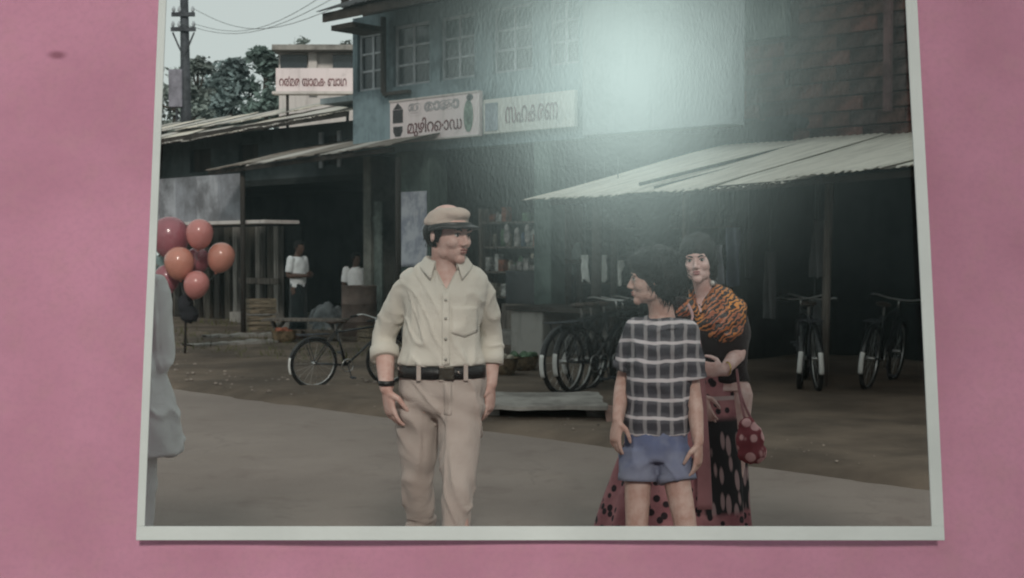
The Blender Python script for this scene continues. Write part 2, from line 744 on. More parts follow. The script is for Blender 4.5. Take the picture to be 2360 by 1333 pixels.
def folds(amp, fx=7, fz=4, warp=1.5, seed=0.0):
    def fn(p, n):
        q = Vector((p.x * fx + seed, p.y * fx, p.z * fz))
        w = noise.noise(q * .6 + Vector((3.1, seed, 7.7))) * warp
        a = noise.noise(q + Vector((w, w * .5, -w)))
        r = 1 - 2 * abs(a)
        b = noise.noise(q * 2.3 + Vector((w, 0, seed)))
        u = Vector((p.x * fx * .9 + p.z * fz * .8 + seed, p.y * fx * .5, p.z * fz * .55 - p.x * fx * .25))
        c = noise.noise(u * 1.25 + Vector((w * .7, seed, w * .4)))
        g = math.exp(-(c / .085) ** 2)
        return p + n * amp * (r * .55 + b * .4 - .3 + .75 * g)
    return fn

# ================================================================== THE PINK CLOTH AND THE PRINT'S BORDER
BD, LEAN = 3.3, R(12) - PITCH
bo = Vector((0, 0, EYE)) + Vector((0, math.cos(PITCH), -math.sin(PITCH))) * BD
brot = (math.pi / 2 - LEAN, 0, 0)
OX0, OX1, OY0, OY1 = -.921, 1.058, -.6255, .93        # outer edge of the white border
IX0, IX1, IY0, IY1 = -.901, 1.0275, -.5915, .90       # inner edge
ybot = -bo.z / math.cos(LEAN)


def pink_panel():
    xs = sorted(set([round(x, 4) for x in np.linspace(-2.3, 2.3, 116)] + [IX0 - .017, IX1 + .026]))
    ys = sorted(set([round(y, 4) for y in np.linspace(ybot, .965, 66)] + [IY0 - .028, IY1 + .026]))
    mb = MB()

    def zz(x, y):
        a = noise.noise(Vector((x * 1.5 + 5, y * 1.1, .3))) * .030
        b = noise.noise(Vector((x * 4 + 1, y * 2.2 + 9, 2.3))) * .007
        ridge = -.030 * math.exp(-((x + 1.10 + .05 * y) / .16) ** 2)     # a soft hollow left of the print
        return a + b + ridge - .02
    vs, idx = [], {}
    for j, y in enumerate(ys):
        for i, x in enumerate(xs):
            idx[i, j] = len(vs)
            vs.append((x, y, zz(x, y)))
    fs = []
    for j in range(len(ys) - 1):
        for i in range(len(xs) - 1):
            cx, cy = (xs[i] + xs[i + 1]) / 2, (ys[j] + ys[j + 1]) / 2
            if IX0 - .017 < cx < IX1 + .026 and IY0 - .028 < cy < IY1 + .026:
                continue
            fs.append((idx[i, j], idx[i + 1, j], idx[i + 1, j + 1], idx[i, j + 1]))
    mb.add(vs, fs)
    o = mb.build('pink_cloth', pink_mat(), smooth=True, fix=False)
    md = o.modifiers.new('thick', 'SOLIDIFY')
    md.thickness = .008
    md.offset = -1
    o.location = bo
    o.rotation_euler = brot
    tag(o, 'plain pink cloth spread around the white bordered street picture', 'cloth')


pink_panel()
pr = thing('photo_print', 'glossy street picture with a thin white border on the pink cloth', 'photo print', bo)
pr.rotation_euler = brot
WB = mat('white border paper', (.62, .66, .645), .45, .05, 3, .1, 90)


def border_strip(ax, a0, a1, b0, b1):
    mb = MB()
    n = 40

    def zf(x, y):
        return .016 + .010 * noise.noise(Vector((x * 1.3, y * 1.1, 4.2)))
    for s, (q0, q1) in enumerate(((a0, a1),)):
        vs, fs = [], []
        for i in range(n + 1):
            t = q0 + (q1 - q0) * i / n
            for b in (b0, b1):
                x, y = (t, b) if ax == 'x' else (b, t)
                z = zf(x, y)
                vs += [(x, y, z), (x, y, z + .006)]
        for i in range(n):
            o = i * 4
            fs += [(o + 1, o + 5, o + 7, o + 3), (o, o + 2, o + 6, o + 4), (o, o + 4, o + 5, o + 1), (o + 2, o + 3, o + 7, o + 6)]
        fs += [(0, 1, 3, 2), (n * 4, n * 4 + 2, n * 4 + 3, n * 4 + 1)]
        mb.add(vs, fs)
    mb.build('border', WB, pr, bevel=.0015)


border_strip('x', OX0, OX1, OY0, IY0)
border_strip('x', OX0, OX1, IY1, OY1)
border_strip('y', IY0, IY1, OX0, IX0)
border_strip('y', IY0, IY1, IX1, OX1)
MB().grid(lambda a, b: (IX0 - .006 + a * (IX1 - IX0 + .012), IY0 - .006 + b * (IY1 - IY0 + .012), .004), 4, 4).build('glossy_film', gloss_pane_mat(), pr)

# ================================================================== GROUND AND ROAD
dirt = mat('dirt', (.135, .104, .080), .95, .35, .9, .8, 14, col2=(.072, .056, .044))
gm = MB().bb((-260, -60, -1), (260, 460, -.02))
structure(gm.build('ground', dirt))


def shoulder(a, b):
    u, v = -26 + a * 36, -.1 + b * 12.5
    z = .012 + .03 * noise.noise(Vector((u * .9, v * .9, 1))) + .012 * noise.noise(Vector((u * 4, v * 4, 3)))
    z += .075 * max(0, min(1, (v - .02) / .10))
    if v < 0.02:
        z = -.03
    return W(u, v, z)


structure(MB().grid(shoulder, 190, 70).build('dirt_shoulder', dirt, smooth=True))


def road_mat():
    m, nt, b = newmat('worn asphalt')
    v = coords(nt)
    big = noise_(nt, v, .55, 5, .6)
    fine = noise_(nt, v, 60, 6, .7)
    c = mixc(nt, ramp_(nt, big, .3, .7), (.215, .176, .156), (.275, .230, .204))
    c = mixc(nt, math_(nt, 'MULTIPLY', ramp_(nt, fine, .4, .75), .35), c, (.30, .275, .255))
    dust = noise_(nt, coords(nt, (.5, 2.2, 1)), 1.3, 6, .6)
    c = mixc(nt, math_(nt, 'MULTIPLY', ramp_(nt, dust, .5, .8), .45), c, (.27, .225, .19))
    # tar patches, oil spots and cracks
    st = noise_(nt, v, 2.6, 5, .65, .8)
    c = mixc(nt, math_(nt, 'MULTIPLY', ramp_(nt, st, .52, .72), .28), c, (.11, .073, .066))
    vo = nn(nt, 'ShaderNodeTexVoronoi', feature='DISTANCE_TO_EDGE')
    vo.inputs['Scale'].default_value = .8
    wv = nn(nt, 'ShaderNodeTexNoise')
    wv.inputs['Scale'].default_value = 3.0
    nt.links.new(v, wv.inputs['Vector'])
    ad = nn(nt, 'ShaderNodeVectorMath', operation='MULTIPLY_ADD')
    nt.links.new(wv.outputs['Color'], ad.inputs[0])
    ad.inputs[1].default_value = (.7, .7, 0)
    nt.links.new(v, ad.inputs[2])
    nt.links.new(ad.outputs[0], vo.inputs['Vector'])
    crack = math_(nt, 'SUBTRACT', 1, ramp_(nt, vo.outputs['Distance'], .004, .02))
    crack = math_(nt, 'MULTIPLY', crack, ramp_(nt, big, .45, .6))
    c = mixc(nt, math_(nt, 'MULTIPLY', crack, .16), c, (.06, .05, .045))
    nt.links.new(c, b.inputs['Base Color'])
    b.inputs['Roughness'].default_value = .8
    b.inputs['Specular IOR Level'].default_value = .3
    bump_(nt, b, noise_(nt, v, 90, 3, .7), .7, .012)
    return m


def roadf(a, b):
    u, v = -60 + a * 100, -14 + b * 14
    if b >= .999:
        v += .14 * noise.noise(Vector((u * .8, 0, 0))) + .06 * noise.noise(Vector((u * 3.0, 5, 0))) + .03 * noise.noise(Vector((u * 9, 5, 0)))
    return W(u, v, .016 - .0008 * max(0, -v))


structure(MB().grid(roadf, 1200, 6).build('road', road_mat(), smooth=True))
structure(MB().grid(lambda a, b: W(-60 + a * 100, -20 + b * 6.05, .07), 60, 3).build('near_verge', dirt))

stone_m = mat('grey stone', (.26, .22, .195), .95, .4, 8, .6, 30)
mb = MB()
rs = random.Random(3)
for i in range(520):
    u, v = rs.uniform(-14, 4), abs(rs.gauss(0, 1.2)) + .08
    s = rs.uniform(.006, .028)
    if u > -2.5:
        s *= .45
    c = W(u, v, .085 + s * .2)
    mb.ell(c, (s, s * rs.uniform(.6, 1), s * .6), Matrix.Rotation(rs.uniform(0, 6), 3, 'Z'), 6, 4)
o = mb.build('pebbles', stone_m)
o['kind'] = 'stuff'
tag(o, 'small grey pebbles scattered along the road edge', 'pebbles')

# grass tufts along the left shoulder
gr = mat('dry grass', (.12, .125, .055), .9, .4, 5, 0)
mb = MB()
for i in range(1500):
    u, v = rs.uniform(-15, -5.5), rs.choice((3.1, 4.6, 6.9)) + rs.gauss(0, .4)
    p = W(u, v, .05)
    h = rs.uniform(.05, .17)
    a = rs.uniform(0, 6.28)
    d = Vector((math.cos(a), math.sin(a), 0))
    lean = Vector((rs.gauss(0, .05), rs.gauss(0, .05), h))
    mb.add([p - d * .012, p + d * .012, p + lean], [(0, 1, 2)])
o = mb.build('grass', gr, fix=False)
o['kind'] = 'stuff'
tag(o, 'dry grass growing in tufts along the left roadside', 'grass')

# ================================================================== BUILDINGS
tin_grey = tin_mat('weathered tin', (.54, .52, .485), (.27, .20, .155), .32)
tin_pale = tin_mat('pale tin', (.66, .62, .545), (.34, .28, .22), .26)
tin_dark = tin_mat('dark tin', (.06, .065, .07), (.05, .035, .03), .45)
wood_dk = mat('dark old timber', (.045, .037, .032), .85, .35, 3, .5, 30, stretch=(1, 1, .2))
wood_md = mat('grey weathered timber', (.19, .165, .145), .85, .35, 3, .5, 30, stretch=(6, 6, .6))
bamboo = mat('grey bamboo pole', (.17, .15, .125), .7, .35, 5, .3, 30)
plas_blue = plaster_mat('stained blue grey plaster', (.23, .305, .335), (.09, .12, .135), .5)
plas_white = plaster_mat('stained white plaster', (.29, .335, .35), (.19, .22, .235), .45)
plas_olive = plaster_mat('mossy grey plaster', (.24, .24, .215), (.10, .105, .095), .5)
plas_pale = plaster_mat('pale cream plaster', (.58, .54, .52), (.33, .30, .29), .4)
shaded = plaster_mat('sooty interior plaster', (.034, .038, .037), (.014, .016, .016), .5)  # shade of the interiors put into a near-black wall colour
frame_m = mat('grey window paint', (.42, .45, .48), .6, .2, 5, .2, 40)
glass_m = mat('dark window glass', (.03, .038, .045), .18, .2, 3, .05, 4, spec=.5)
conc = plaster_mat('old concrete', (.30, .285, .265), (.15, .14, .13), .5, 2)


def sheet(name, pts4, m, parent, pitch=.076, amp=.011, ragged=.05, seed=0, thick=.003):
    """one corrugated sheet between four corners (front-left, front-right, back-right, back-left)"""
    a, b, c, d = [Vector(p) for p in pts4]
    w = (b - a).length
    n = max(8, int(w / pitch * 6))
    nrm = (b - a).cross(d - a).normalized()
    if nrm.z < 0:
        nrm = -nrm
    rr = random.Random(seed)
    jag = [rr.uniform(-1, 1) * ragged for _ in range(n + 1)]

    def fn(s, t):
        p = a.lerp(b, s).lerp(d.lerp(c, s), t)
        k = int(round(s * n))
        p = p + nrm * amp * math.sin(2 * math.pi * s * w / pitch)
        p = p + nrm * .02 * noise.noise(Vector((s * 2 + seed, t * 2, seed)))
        if t < .01:
            p = p + (a - d).normalized() * (jag[k] * .5 + .05 * noise.noise(Vector((s * 3, seed * 1.7, 0))))
        return p
    return MB().grid(fn, n, 5).build(name, m, parent, smooth=True, solid=thick)


def wall_with_holes(u0, u1, z0, z1, v0, v1, holes, m, parent):
    """wall pieces round rectangular openings (u0,u1,z0,z1), one mesh"""
    us = sorted(set([u0, u1] + [h[0] for h in holes] + [h[1] for h in holes]))
    mb = MB()
    for a, b in zip(us[:-1], us[1:]):
        hs_ = [h for h in holes if h[0] <= a + 1e-6 and h[1] >= b - 1e-6]
        z = z0
        for h in sorted(hs_, key=lambda q: q[2]):
            if h[2] > z:
                mb.bb((a, v0, z), (b, v1, h[2]))
            z = h[3]
        if z < z1:
            mb.bb((a, v0, z), (b, v1, z1))
    return mb.build('wall', m, parent)


def window(u0, u1, z0, z1, v, parent, cols=2, rows=3):
    fw = .045
    mb = MB()
    for a, b in (((u0, v, z0), (u0 + fw, v + .07, z1)), ((u1 - fw, v, z0), (u1, v + .07, z1)),
                 ((u0 + fw, v, z1 - fw), (u1 - fw, v + .07, z1)), ((u0 + fw, v, z0), (u1 - fw, v + .07, z0 + fw))):
        mb.bb(a, b)
    w = mb.build('window', frame_m, parent)
    cw, rh = (u1 - u0 - 2 * fw) / cols, (z1 - z0 - 2 * fw) / rows
    for i in range(1, cols):
        x = u0 + fw + i * cw
        MB().bb((x - .025, v + .008, z0 + fw), (x + .025, v + .062, z1 - fw)).build('mullion', frame_m, w)
    for j in range(1, rows):
        for i in range(cols):
            x0 = u0 + fw + i * cw + (.025 if i else 0)
            x1 = u0 + fw + (i + 1) * cw - (.025 if i < cols - 1 else 0)
            z = z0 + fw + j * rh
            MB().bb((x0, v + .012, z - .018), (x1, v + .058, z + .018)).build('glazing_bar', frame_m, w)
    for j in range(rows):
        for i in range(cols):
            x0, zz = u0 + fw + i * cw, z0 + fw + j * rh
            MB().bb((x0 + .01, v + .03, zz + .01), (x0 + cw - .01, v + .036, zz + rh - .01)).build('pane', glass_m, w)
    MB().bb((u0 - .06, v - .05, z0 - .05), (u1 + .06, v + .05, z0)).build('sill', frame_m, w)
    return w


# ---- two-storey shop house in the middle
bd = sthing('shop_house', 'two storey grey blue shop house with casement windows above dark shop fronts', 'building', -6, 8.5)
holes = [(-9.66, -8.99, 4.2, 5.16), (-8.74, -7.86, 4.2, 5.2), (-7.62, -6.84, 4.2, 5.2), (-6.45, -5.62, 4.2, 5.2), (-5.3, -4.72, 4.2, 5.2)]
wall_with_holes(-9.78, -4.58, 3.12, 5.45, 6.6, 6.82, holes, plas_blue, bd)
for k, h in enumerate(holes):
    window(h[0], h[1], h[2], h[3], 6.66, bd, 2, 3)
MB().bb((-9.75, 6.86, 3.2), (-4.6, 6.9, 5.4)).build('curtain_board', shaded, bd)
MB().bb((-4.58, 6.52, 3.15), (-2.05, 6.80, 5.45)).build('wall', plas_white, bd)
MB().bb((-9.77, 6.9, 3.12), (-2.05, 11.2, 3.24)).build('floor_slab', shaded, bd)
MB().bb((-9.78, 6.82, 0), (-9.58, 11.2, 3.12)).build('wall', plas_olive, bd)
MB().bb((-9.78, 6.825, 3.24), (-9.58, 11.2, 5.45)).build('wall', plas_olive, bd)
MB().bb((-2.25, 6.9, 0), (-2.05, 11.2, 3.12)).build('wall', shaded, bd)
MB().bb((-9.75, 11.0, 0), (-2.25, 11.2, 3.12)).build('wall', shaded, bd)
MB().bb((-9.75, 6.5, 0), (-2.25, 11.0, .30)).build('plinth', conc, bd, bevel=.02)
MB().bb((-8.62, 6.55, .30), (-7.82, 6.95, 3.12)).build('pillar', plaster_mat('green washed plaster', (.13, .17, .155), (.06, .08, .075), .5), bd, bevel=.01)
u_, z_ = S(1252, 600, 6.6)
MB().bb((u_ - .17, 6.58, .30), (u_ + .17, 6.9, 3.12)).build('pillar', plaster_mat('green washed plaster', (.13, .17, .155), (.06, .08, .075), .5), bd, bevel=.01)
MB().bb((-3.6, 6.6, .30), (-3.3, 6.9, 3.12)).build('pillar', shaded, bd, bevel=.01)
MB().tube([(-8.87, 6.50, 5.35), (-8.87, 6.50, 4.12), (-8.84, 6.56, 4.06)], .05, 10).build('drainpipe', wood_dk, bd, smooth=True)
MB().bb((-8.86, 6.46, 4.06), (-8.25, 6.56, 4.11)).build('ledge', wood_dk, bd)
# its roof: tin sheets on a dark eave board
for k in range(9):
    a0 = -9.15 + k * .9
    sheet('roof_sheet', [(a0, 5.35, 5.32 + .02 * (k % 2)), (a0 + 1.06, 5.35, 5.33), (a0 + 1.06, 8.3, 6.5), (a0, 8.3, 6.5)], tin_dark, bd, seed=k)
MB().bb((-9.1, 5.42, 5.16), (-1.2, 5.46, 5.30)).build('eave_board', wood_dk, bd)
for k in range(12):
    x = -9.0 + k * .68
    MB().beam((x, 5.46, 5.24), (x, 6.6, 5.68), .05, .1).build('rafter', wood_dk, bd)
MB().bb((-9.78, 6.82, 5.45), (-2.05, 6.86, 5.62)).build('wall_plate', wood_dk, bd)
MB().bb((-8.98, 5.5, 5.02), (-8.45, 6.2, 5.1)).build('bracket_shelf', wood_dk, bd)
# chimney-like stubs on the roof's left end
for x, h in ((-9.3, .9), (-9.0, .7), (-8.6, 1.0)):
    MB().bb((x - .05, 6.0, 5.5), (x + .05, 6.1, 5.6 + h)).build('roof_post', wood_dk, bd)

# ---- brick upper building on the right
br = sthing('brick_building', 'dark reddish block walled building above the tin awning', 'building', 1, 9)
core = plaster_mat('mortar', (.14, .12, .115), (.07, .06, .06), .5)
MB().bb((-3.0, 8.06, 2.6), (5.6, 8.3, 4.46)).build('mortar_core', core, br)
MB().bb((-2.05, 8.07, 4.46), (5.6, 8.3, 7.0)).build('mortar_core', core, br)
MB().bb((-3.0, 8.0, 4.47), (-2.06, 8.3, 7.0)).build('plaster_panel', plaster_mat('green grey plaster', (.22, .27, .255), (.13, .16, .15), .5), br)
blocks = [mat('laterite block ' + n, c, .95, .45, 5, .8, 22) for n, c in (('red', (.19, .085, .072)), ('brown', (.145, .08, .068)), ('grey', (.12, .085, .08)), ('dark', (.085, .052, .048)))]
bmesh_cache = {}
rb = random.Random(5)
for row in range(20):
    z0 = 2.75 + row * .205
    x = -3.0 + (row % 2) * .2 - .2
    while x < 3.6:
        a, b = max(x, -3.0 if z0 + .1 < 4.46 else -2.05), x + .385
        if b - a > .12 and z0 < 6.2:
            key = round(b - a, 2)
            mi = rb.choice((0, 0, 1, 1, 2, 3))
            ck = (key, mi)
            if ck not in bmesh_cache:
                me = MB().box((0, 0, 0), (key - .0, .07, .19)).mesh('block')
                me.materials.append(blocks[mi])
                bmesh_cache[ck] = me
            o = bpy.data.objects.new('block', bmesh_cache[ck])
            COL.objects.link(o)
            o.parent = br
            o.location = ((a + b) / 2 - 1, 8.04 + rb.uniform(-.008, .008) - 9, z0 + .1)
            md = o.modifiers.new('bevel', 'BEVEL')
            md.width = .012
            md.segments = 1
        x += .40
MB().bb((2.05, 7.90, 2.6), (2.35, 8.0, 7.0)).build('pilaster', mat('faded maroon paint', (.17, .10, .10), .9, .3, 3, .4, 20), br)
u_, z_ = S(2045, 150, 7.85)
MB().bb((u_ - .05, 7.83, 3.3), (u_ + .05, 7.9, 7.0)).build('drainpipe', mat('faded maroon paint', (.17, .10, .10)), br)
MB().bb((-3.0, 7.72, 2.62), (5.6, 8.0, 2.74)).build('ledge', plaster_mat('purple grey plaster', (.13, .125, .15), (.08, .075, .085), .5), br)
u_, z_ = S(1832, 50, 7.95)
MB().bb((u_ - .04, 7.9, 4.4), (u_ + .04, 7.98, 7.0)).build('drainpipe', wood_dk, br)
rag = mat('dark cloth', (.03, .03, .035), .95, .3, 6, .4, 30)
for k, (a, b) in enumerate(((1715, 300), (1745, 306), (1790, 288), (1800, 297), (1830, 285))):
    u_, z_ = S(a, b, 7.5)
    me = remesh(MB().ell((u_, 7.5, z_ + .03), (.16, .14, .08)).ell((u_ + .1, 7.5, z_), (.12, .12, .07)), .03, 2)
    displace(me, folds(.03, 6, 6))
    o = link('hole_stand_in', me, rag, None, True)  # dark lump in place of a dark hole
    o.location = W(0, 0, 0)
    o.rotation_euler = (0, 0, SROT)
    tag(o, ('leftmost dark bundle standing in for a hole above the tin awning', 'second dark bundle from the left, for a hole above the awning', 'middle dark bundle standing in for a hole above the tin awning', 'second dark bundle from the right, for a hole above the awning', 'rightmost dark bundle standing in for a hole above the awning')[k], 'bundle', 'dark bundles standing in for holes')

# ---- right shed with tin awning
sh = sthing('tin_awning_shed', 'dark open shed under a sloping pale tin awning on the right', 'shed', 1, 6)
MB().bb((-2.04, 8.3, 0), (6.0, 8.5, 2.6)).build('wall', shaded, sh)
MB().bb((5.8, 3.6, 0), (6.0, 8.3, 2.5)).build('wall', shaded, sh)
edges = [(-2.28, 2.07), (-1.05, 2.08), (-.05, 2.11), (.95, 2.16), (1.95, 2.23), (2.95, 2.30), (3.95, 2.34), (4.95, 2.36)]
for k in range(len(edges) - 1):
    (a, za), (b, zb) = edges[k], edges[k + 1]
    dz = .012 * (k % 2)
    fr = 2.98 + .10 * ((k * 7) % 3 - 1)
    sheet('roof_sheet', [(a - .03, fr, za + dz), (b + .05, fr, zb + dz), (b + .05, 6.75, 2.90 + dz), (a - .03, 6.75, 2.90 + dz)],
          tin_pale, sh, pitch=.09, amp=.008, ragged=.12, seed=20 + k, thick=.004)
for k, (p1, p2) in enumerate((((1475, 425), (1870, 326)), ((1510, 433), (1905, 332)))):
    q1, q2 = S(*p1, 3.2), S(*p2, 6.6)
    MB().tube([(q1[0], 3.2, q1[1] + .0), (q2[0], 6.6, q2[1] + .0)], [.020, .016], 8).build('roof_pole', wood_dk, sh, smooth=True)
for v_, z_ in ((3.1, 2.04), (5.0, 2.44), (6.6, 2.78)):
    MB().beam((-2.1, v_, z_), (5.5, v_, z_ + (.26 if v_ < 4 else .02)), .05, .06).build('purlin', wood_dk, sh)
u_, _ = S(1905, 700, 4.6)
MB().tube([(u_ - .03, 4.6, 0), (u_, 4.6, 1.2), (u_ + .03, 4.6, 2.42)], [.05, .045, .045], 10).build('post', wood_md, sh, smooth=True)
u_, _ = S(1580, 600, 5.2)
MB().tube([(u_, 5.2, 0), (u_, 5.2, 2.5)], .04, 10).build('post', wood_md, sh, smooth=True)
u_, _ = S(1376, 700, 3.1)
MB().tube([(u_ + .02, 3.1, 0), (u_ - .01, 3.1, 1.0), (u_, 3.1, 2.05)], [.062, .055, .05], 10).build('post', wood_dk, sh, smooth=True)
u_, _ = S(1415, 700, 3.4)
MB().tube([(u_ - .10, 3.5, 0), (u_, 3.4, 1.1), (u_ + .09, 3.3, 2.1)], [.04, .037, .033], 10).build('post', wood_dk, sh, smooth=True)
MB().tube([(4.6, 3.1, 0), (4.6, 3.1, 2.3)], .05, 10).build('post', wood_dk, sh, smooth=True)

# ---- long low building on the left with a tin roof
lb = sthing('long_low_shop', 'long low shop row with a pale rusty tin roof on the left', 'building', -14.5, 8.5)
wall_with_holes(-21, -10.0, 2.95, 3.95, 8.0, 8.2, [(-12.35, -11.9, 3.15, 3.72), (-17, -16.2, 3.2, 3.7), (-15.2, -14.5, 3.2, 3.7)], plaster_mat('dark green plaster', (.085, .10, .105), (.04, .05, .05), .5), lb)
for a, b in ((-12.35, -11.9), (-17, -16.2), (-15.2, -14.5)):
    MB().bb((a, 8.1, 3.15), (b, 8.14, 3.72)).build('shutter', wood_dk, lb)
MB().bb((-12.45, 7.95, 3.1), (-12.35, 8.0, 3.78)).build('window_jamb', frame_m, lb)
MB().bb((-11.9, 7.95, 3.1), (-11.8, 8.0, 3.78)).build('window_jamb', frame_m, lb)
MB().bb((-21, 11, 0), (-9.96, 11.2, 3.9)).build('wall', shaded, lb)
MB().bb((-21, 8.0, 2.83), (-9.96, 11, 2.95)).build('floor_slab', shaded, lb)
for k in range(10):
    a0 = -21 + k * 1.06
    z0 = 3.72 + .045 * max(0, a0 + 16)
    z1 = z0 + .045
    sheet('roof_sheet', [(a0, 6.95, z0), (a0 + 1.12, 6.95, z1), (a0 + 1.12, 8.7, z1 + .52), (a0, 8.7, z0 + .52)], tin_grey if k % 3 else tin_pale, lb, seed=40 + k, ragged=.06)
    sheet('ridge_sheet', [(a0, 8.15, z0 + .46), (a0 + 1.12, 8.15, z1 + .46), (a0 + 1.12, 9.6, z1 + .85), (a0, 9.6, z0 + .85)], tin_pale if k % 2 else tin_grey, lb, seed=60 + k, ragged=.04)
MB().beam((-21, 7.0, 3.66), (-10.4, 7.0, 3.94), .05, .12).build('eave_board', wood_dk, lb)
# small white canopy slab beside the shop house
u0, z0 = S(738, 236, 6.9)
u1, _ = S(815, 232, 6.9)
MB().bb((u0, 6.9, z0 - .04), (u1, 8.0, z0 + .06)).build('canopy_slab', plas_white, lb)
# patched awning over the dark stall front
for k in range(5):
    a0 = -12.5 + k * 1.0
    z0 = 2.96 + .035 * k
    sheet('awning_sheet', [(a0, 5.5 + .12 * (k % 2), z0), (a0 + 1.08, 5.45, z0 + .03), (a0 + 1.08, 7.9, z0 + .60), (a0, 7.9, z0 + .58)], tin_grey if k % 2 else tin_mat('mud brown tin', (.26, .23, .20), (.12, .09, .07), .5), lb, seed=80 + k, ragged=.18)
MB().beam((-12.6, 5.6, 2.91), (-7.6, 5.6, 3.06), .05, .07).build('purlin', wood_dk, lb)
for px in (918, 560):
    u_, _ = S(px, 600, 5.7)
    MB().tube([(u_, 5.7, 0), (u_, 5.7, 2.95)], .045, 8).build('post', wood_dk, lb, smooth=True)
# pale hoarding under the awning's left end, with a ledge
for k in range(4):
    a0 = -15.9 + k * .74
    MB().bb((a0, 6.5 - .008 * (k % 2), 2.06), (a0 + .725, 6.54, 2.96)).build('hoarding_board', plaster_mat('faded white paint %d' % (k % 2), ((.36, .37, .40), (.27, .28, .31))[k % 2], (.13, .13, .14), .55), lb)
MB().bb((-16.4, 5.75, 1.99), (-11.15, 6.5, 2.05)).build('ledge', plas_pale, lb)
# plank stall front below
for k, px in enumerate((385, 408, 431, 454, 477, 500, 523, 546, 572, 598, 622, 640)):
    u_, _ = S(px, 640, 7.8)
    wdt = .19 if k not in (7, 9, 11) else .14
    MB().bb((u_ - wdt / 2, 7.8 - (.05 if k in (7, 9, 11) else .01 * (k % 2)), 0.0), (u_ + wdt / 2, 7.9, 2.0)).build('plank', (mat('brown plank', (.085, .075, .062), .85, .35, 3, .5, 30, stretch=(6, 6, .6)), mat('dark plank', (.05, .045, .04), .85, .35, 3, .5, 30, stretch=(6, 6, .6)), mat('pale grey timber', (.27, .255, .235), .85, .3, 3, .4, 30, stretch=(6, 6, .6)))[2 if k in (7, 9, 11) else k % 2], lb)
u0, _ = S(548, 700, 7.7)
u1, _ = S(640, 700, 7.7)
MB().bb((u0, 7.72, .85), (u1, 7.76, .97)).build('rail', wood_md, lb)
MB().bb((u0, 7.5, .0), (u1, 7.76, .28)).build('step', conc, lb)
MB().bb((-16.4, 7.95, 0), (-13, 8.0, 2.0)).build('backing', shaded, lb)
MB().bb((-12.95, 6.9, 0), (-9.96, 11, .14)).build('stall_floor', conc, lb)

# ---- pale house behind with its sign, trees and pole
fh = thing('far_house', 'pale plastered house with dark windows behind the tin roof', 'building', U(730, 150, 30))
Yh = 30.0


def fhbox(name, x0, y0, x1, y1, d0, d1, m):
    a, b = U(x0, y0, Yh), U(x1, y1, Yh)
    mb = MB().bb((a.x, Yh + d0, min(a.z, b.z)), (b.x, Yh + d1, max(a.z, b.z)))
    o = mb.build(name, m, None)
    o.parent = fh
    o.matrix_parent_inverse = Matrix.Translation(-fh.location)
    return o


fhbox('wall', 637, 118, 836, 430, .3, 5, plas_pale)
fhbox('window', 642, 124, 704, 156, .22, .3, glass_m)
fhbox('window', 764, 124, 824, 163, .22, .3, glass_m)
fhbox('pilaster', 708, 112, 728, 215, .18, .3, plas_pale)
fhbox('roof', 630, 106, 842, 118, -.2, 5.2, conc)

# ================================================================== SIGNS
def text_mesh(txt, width, height, bold=0.0):
    cu = bpy.data.curves.new('t', 'FONT')
    cu.body = txt
    cu.size = 1
    cu.offset = bold
    cu.extrude = .004
    cu.resolution_u = 3
    o = bpy.data.objects.new('t', cu)
    COL.objects.link(o)
    dg = bpy.context.evaluated_depsgraph_get()
    me = bpy.data.meshes.new_from_object(o.evaluated_get(dg))
    bpy.data.objects.remove(o)
    n = len(me.vertices)
    co = np.empty(n * 3, 'f')
    me.vertices.foreach_get('co', co)
    co = co.reshape(-1, 3)
    lo, hi = co.min(0), co.max(0)
    x = (co[:, 0] - (lo[0] + hi[0]) / 2) / (hi[0] - lo[0]) * width
    z = (co[:, 1] - (lo[1] + hi[1]) / 2) / (hi[1] - lo[1]) * height
    y = -co[:, 2]
    me.vertices.foreach_set('co', np.stack([x, y, z], 1).astype('f').ravel())
    me.materials.clear()
    me.update()
    return me


def lettering(txt, w, h, c, m, parent, bold=.0):
    me = text_mesh(txt, w, h, bold)
    o = link('lettering', me, m, parent)
    o.location = Vector(c) - Vector(OFF.get(parent.name, (0, 0, 0)))
    return o


sign_w = plaster_mat('sign white paint', (.74, .65, .655), (.52, .46, .455), .35, 3)
let_br = mat('maroon letter paint', (.17, .06, .065), .7, .3, 8, 0)
let_gy = mat('faded grey letter paint', (.40, .37, .38), .7, .2, 8, 0)
let_bk = mat('black letter paint', (.04, .03, .035), .7, .3, 8, 0)
let_gn = mat('green emblem paint', (.16, .22, .17), .7, .4, 8, 0)

s1 = sthing('shop_sign', 'white shop sign with dark lamp emblem and two rows of letters', 'sign', -7.58, 6.42, 3.26)
MB().bb((-8.62, 6.42, 3.26), (-6.56, 6.50, 3.95)).build('board', sign_w, s1, bevel=.006)
for a, b in (((-8.62, 6.40, 3.26), (-6.56, 6.419, 3.285)), ((-8.62, 6.40, 3.925), (-6.56, 6.419, 3.95))):
    MB().bb(a, b).build('trim', plas_pale, s1)
MB().prism([(-8.53, 3.80), (-8.42, 3.90), (-8.31, 3.80)], 6.412, 6.419, 1).build('emblem', let_bk, s1)
MB().prism([(-8.54, 3.58), (-8.30, 3.58), (-8.30, 3.79), (-8.54, 3.79)], 6.412, 6.419, 1).build('emblem', let_bk, s1)
MB().prism([(-8.53, 3.44), (-8.48, 3.36), (-8.36, 3.36), (-8.31, 3.44), (-8.31, 3.52), (-8.53, 3.52)], 6.412, 6.419, 1).build('emblem', let_bk, s1)
lettering('ഇ രാജാ', 1.18, .20, (-7.58, 6.418, 3.77), let_gy, s1, .05)
lettering('മുഴിറൊഡ', 1.26, .30, (-7.56, 6.418, 3.48), let_br, s1, .012)
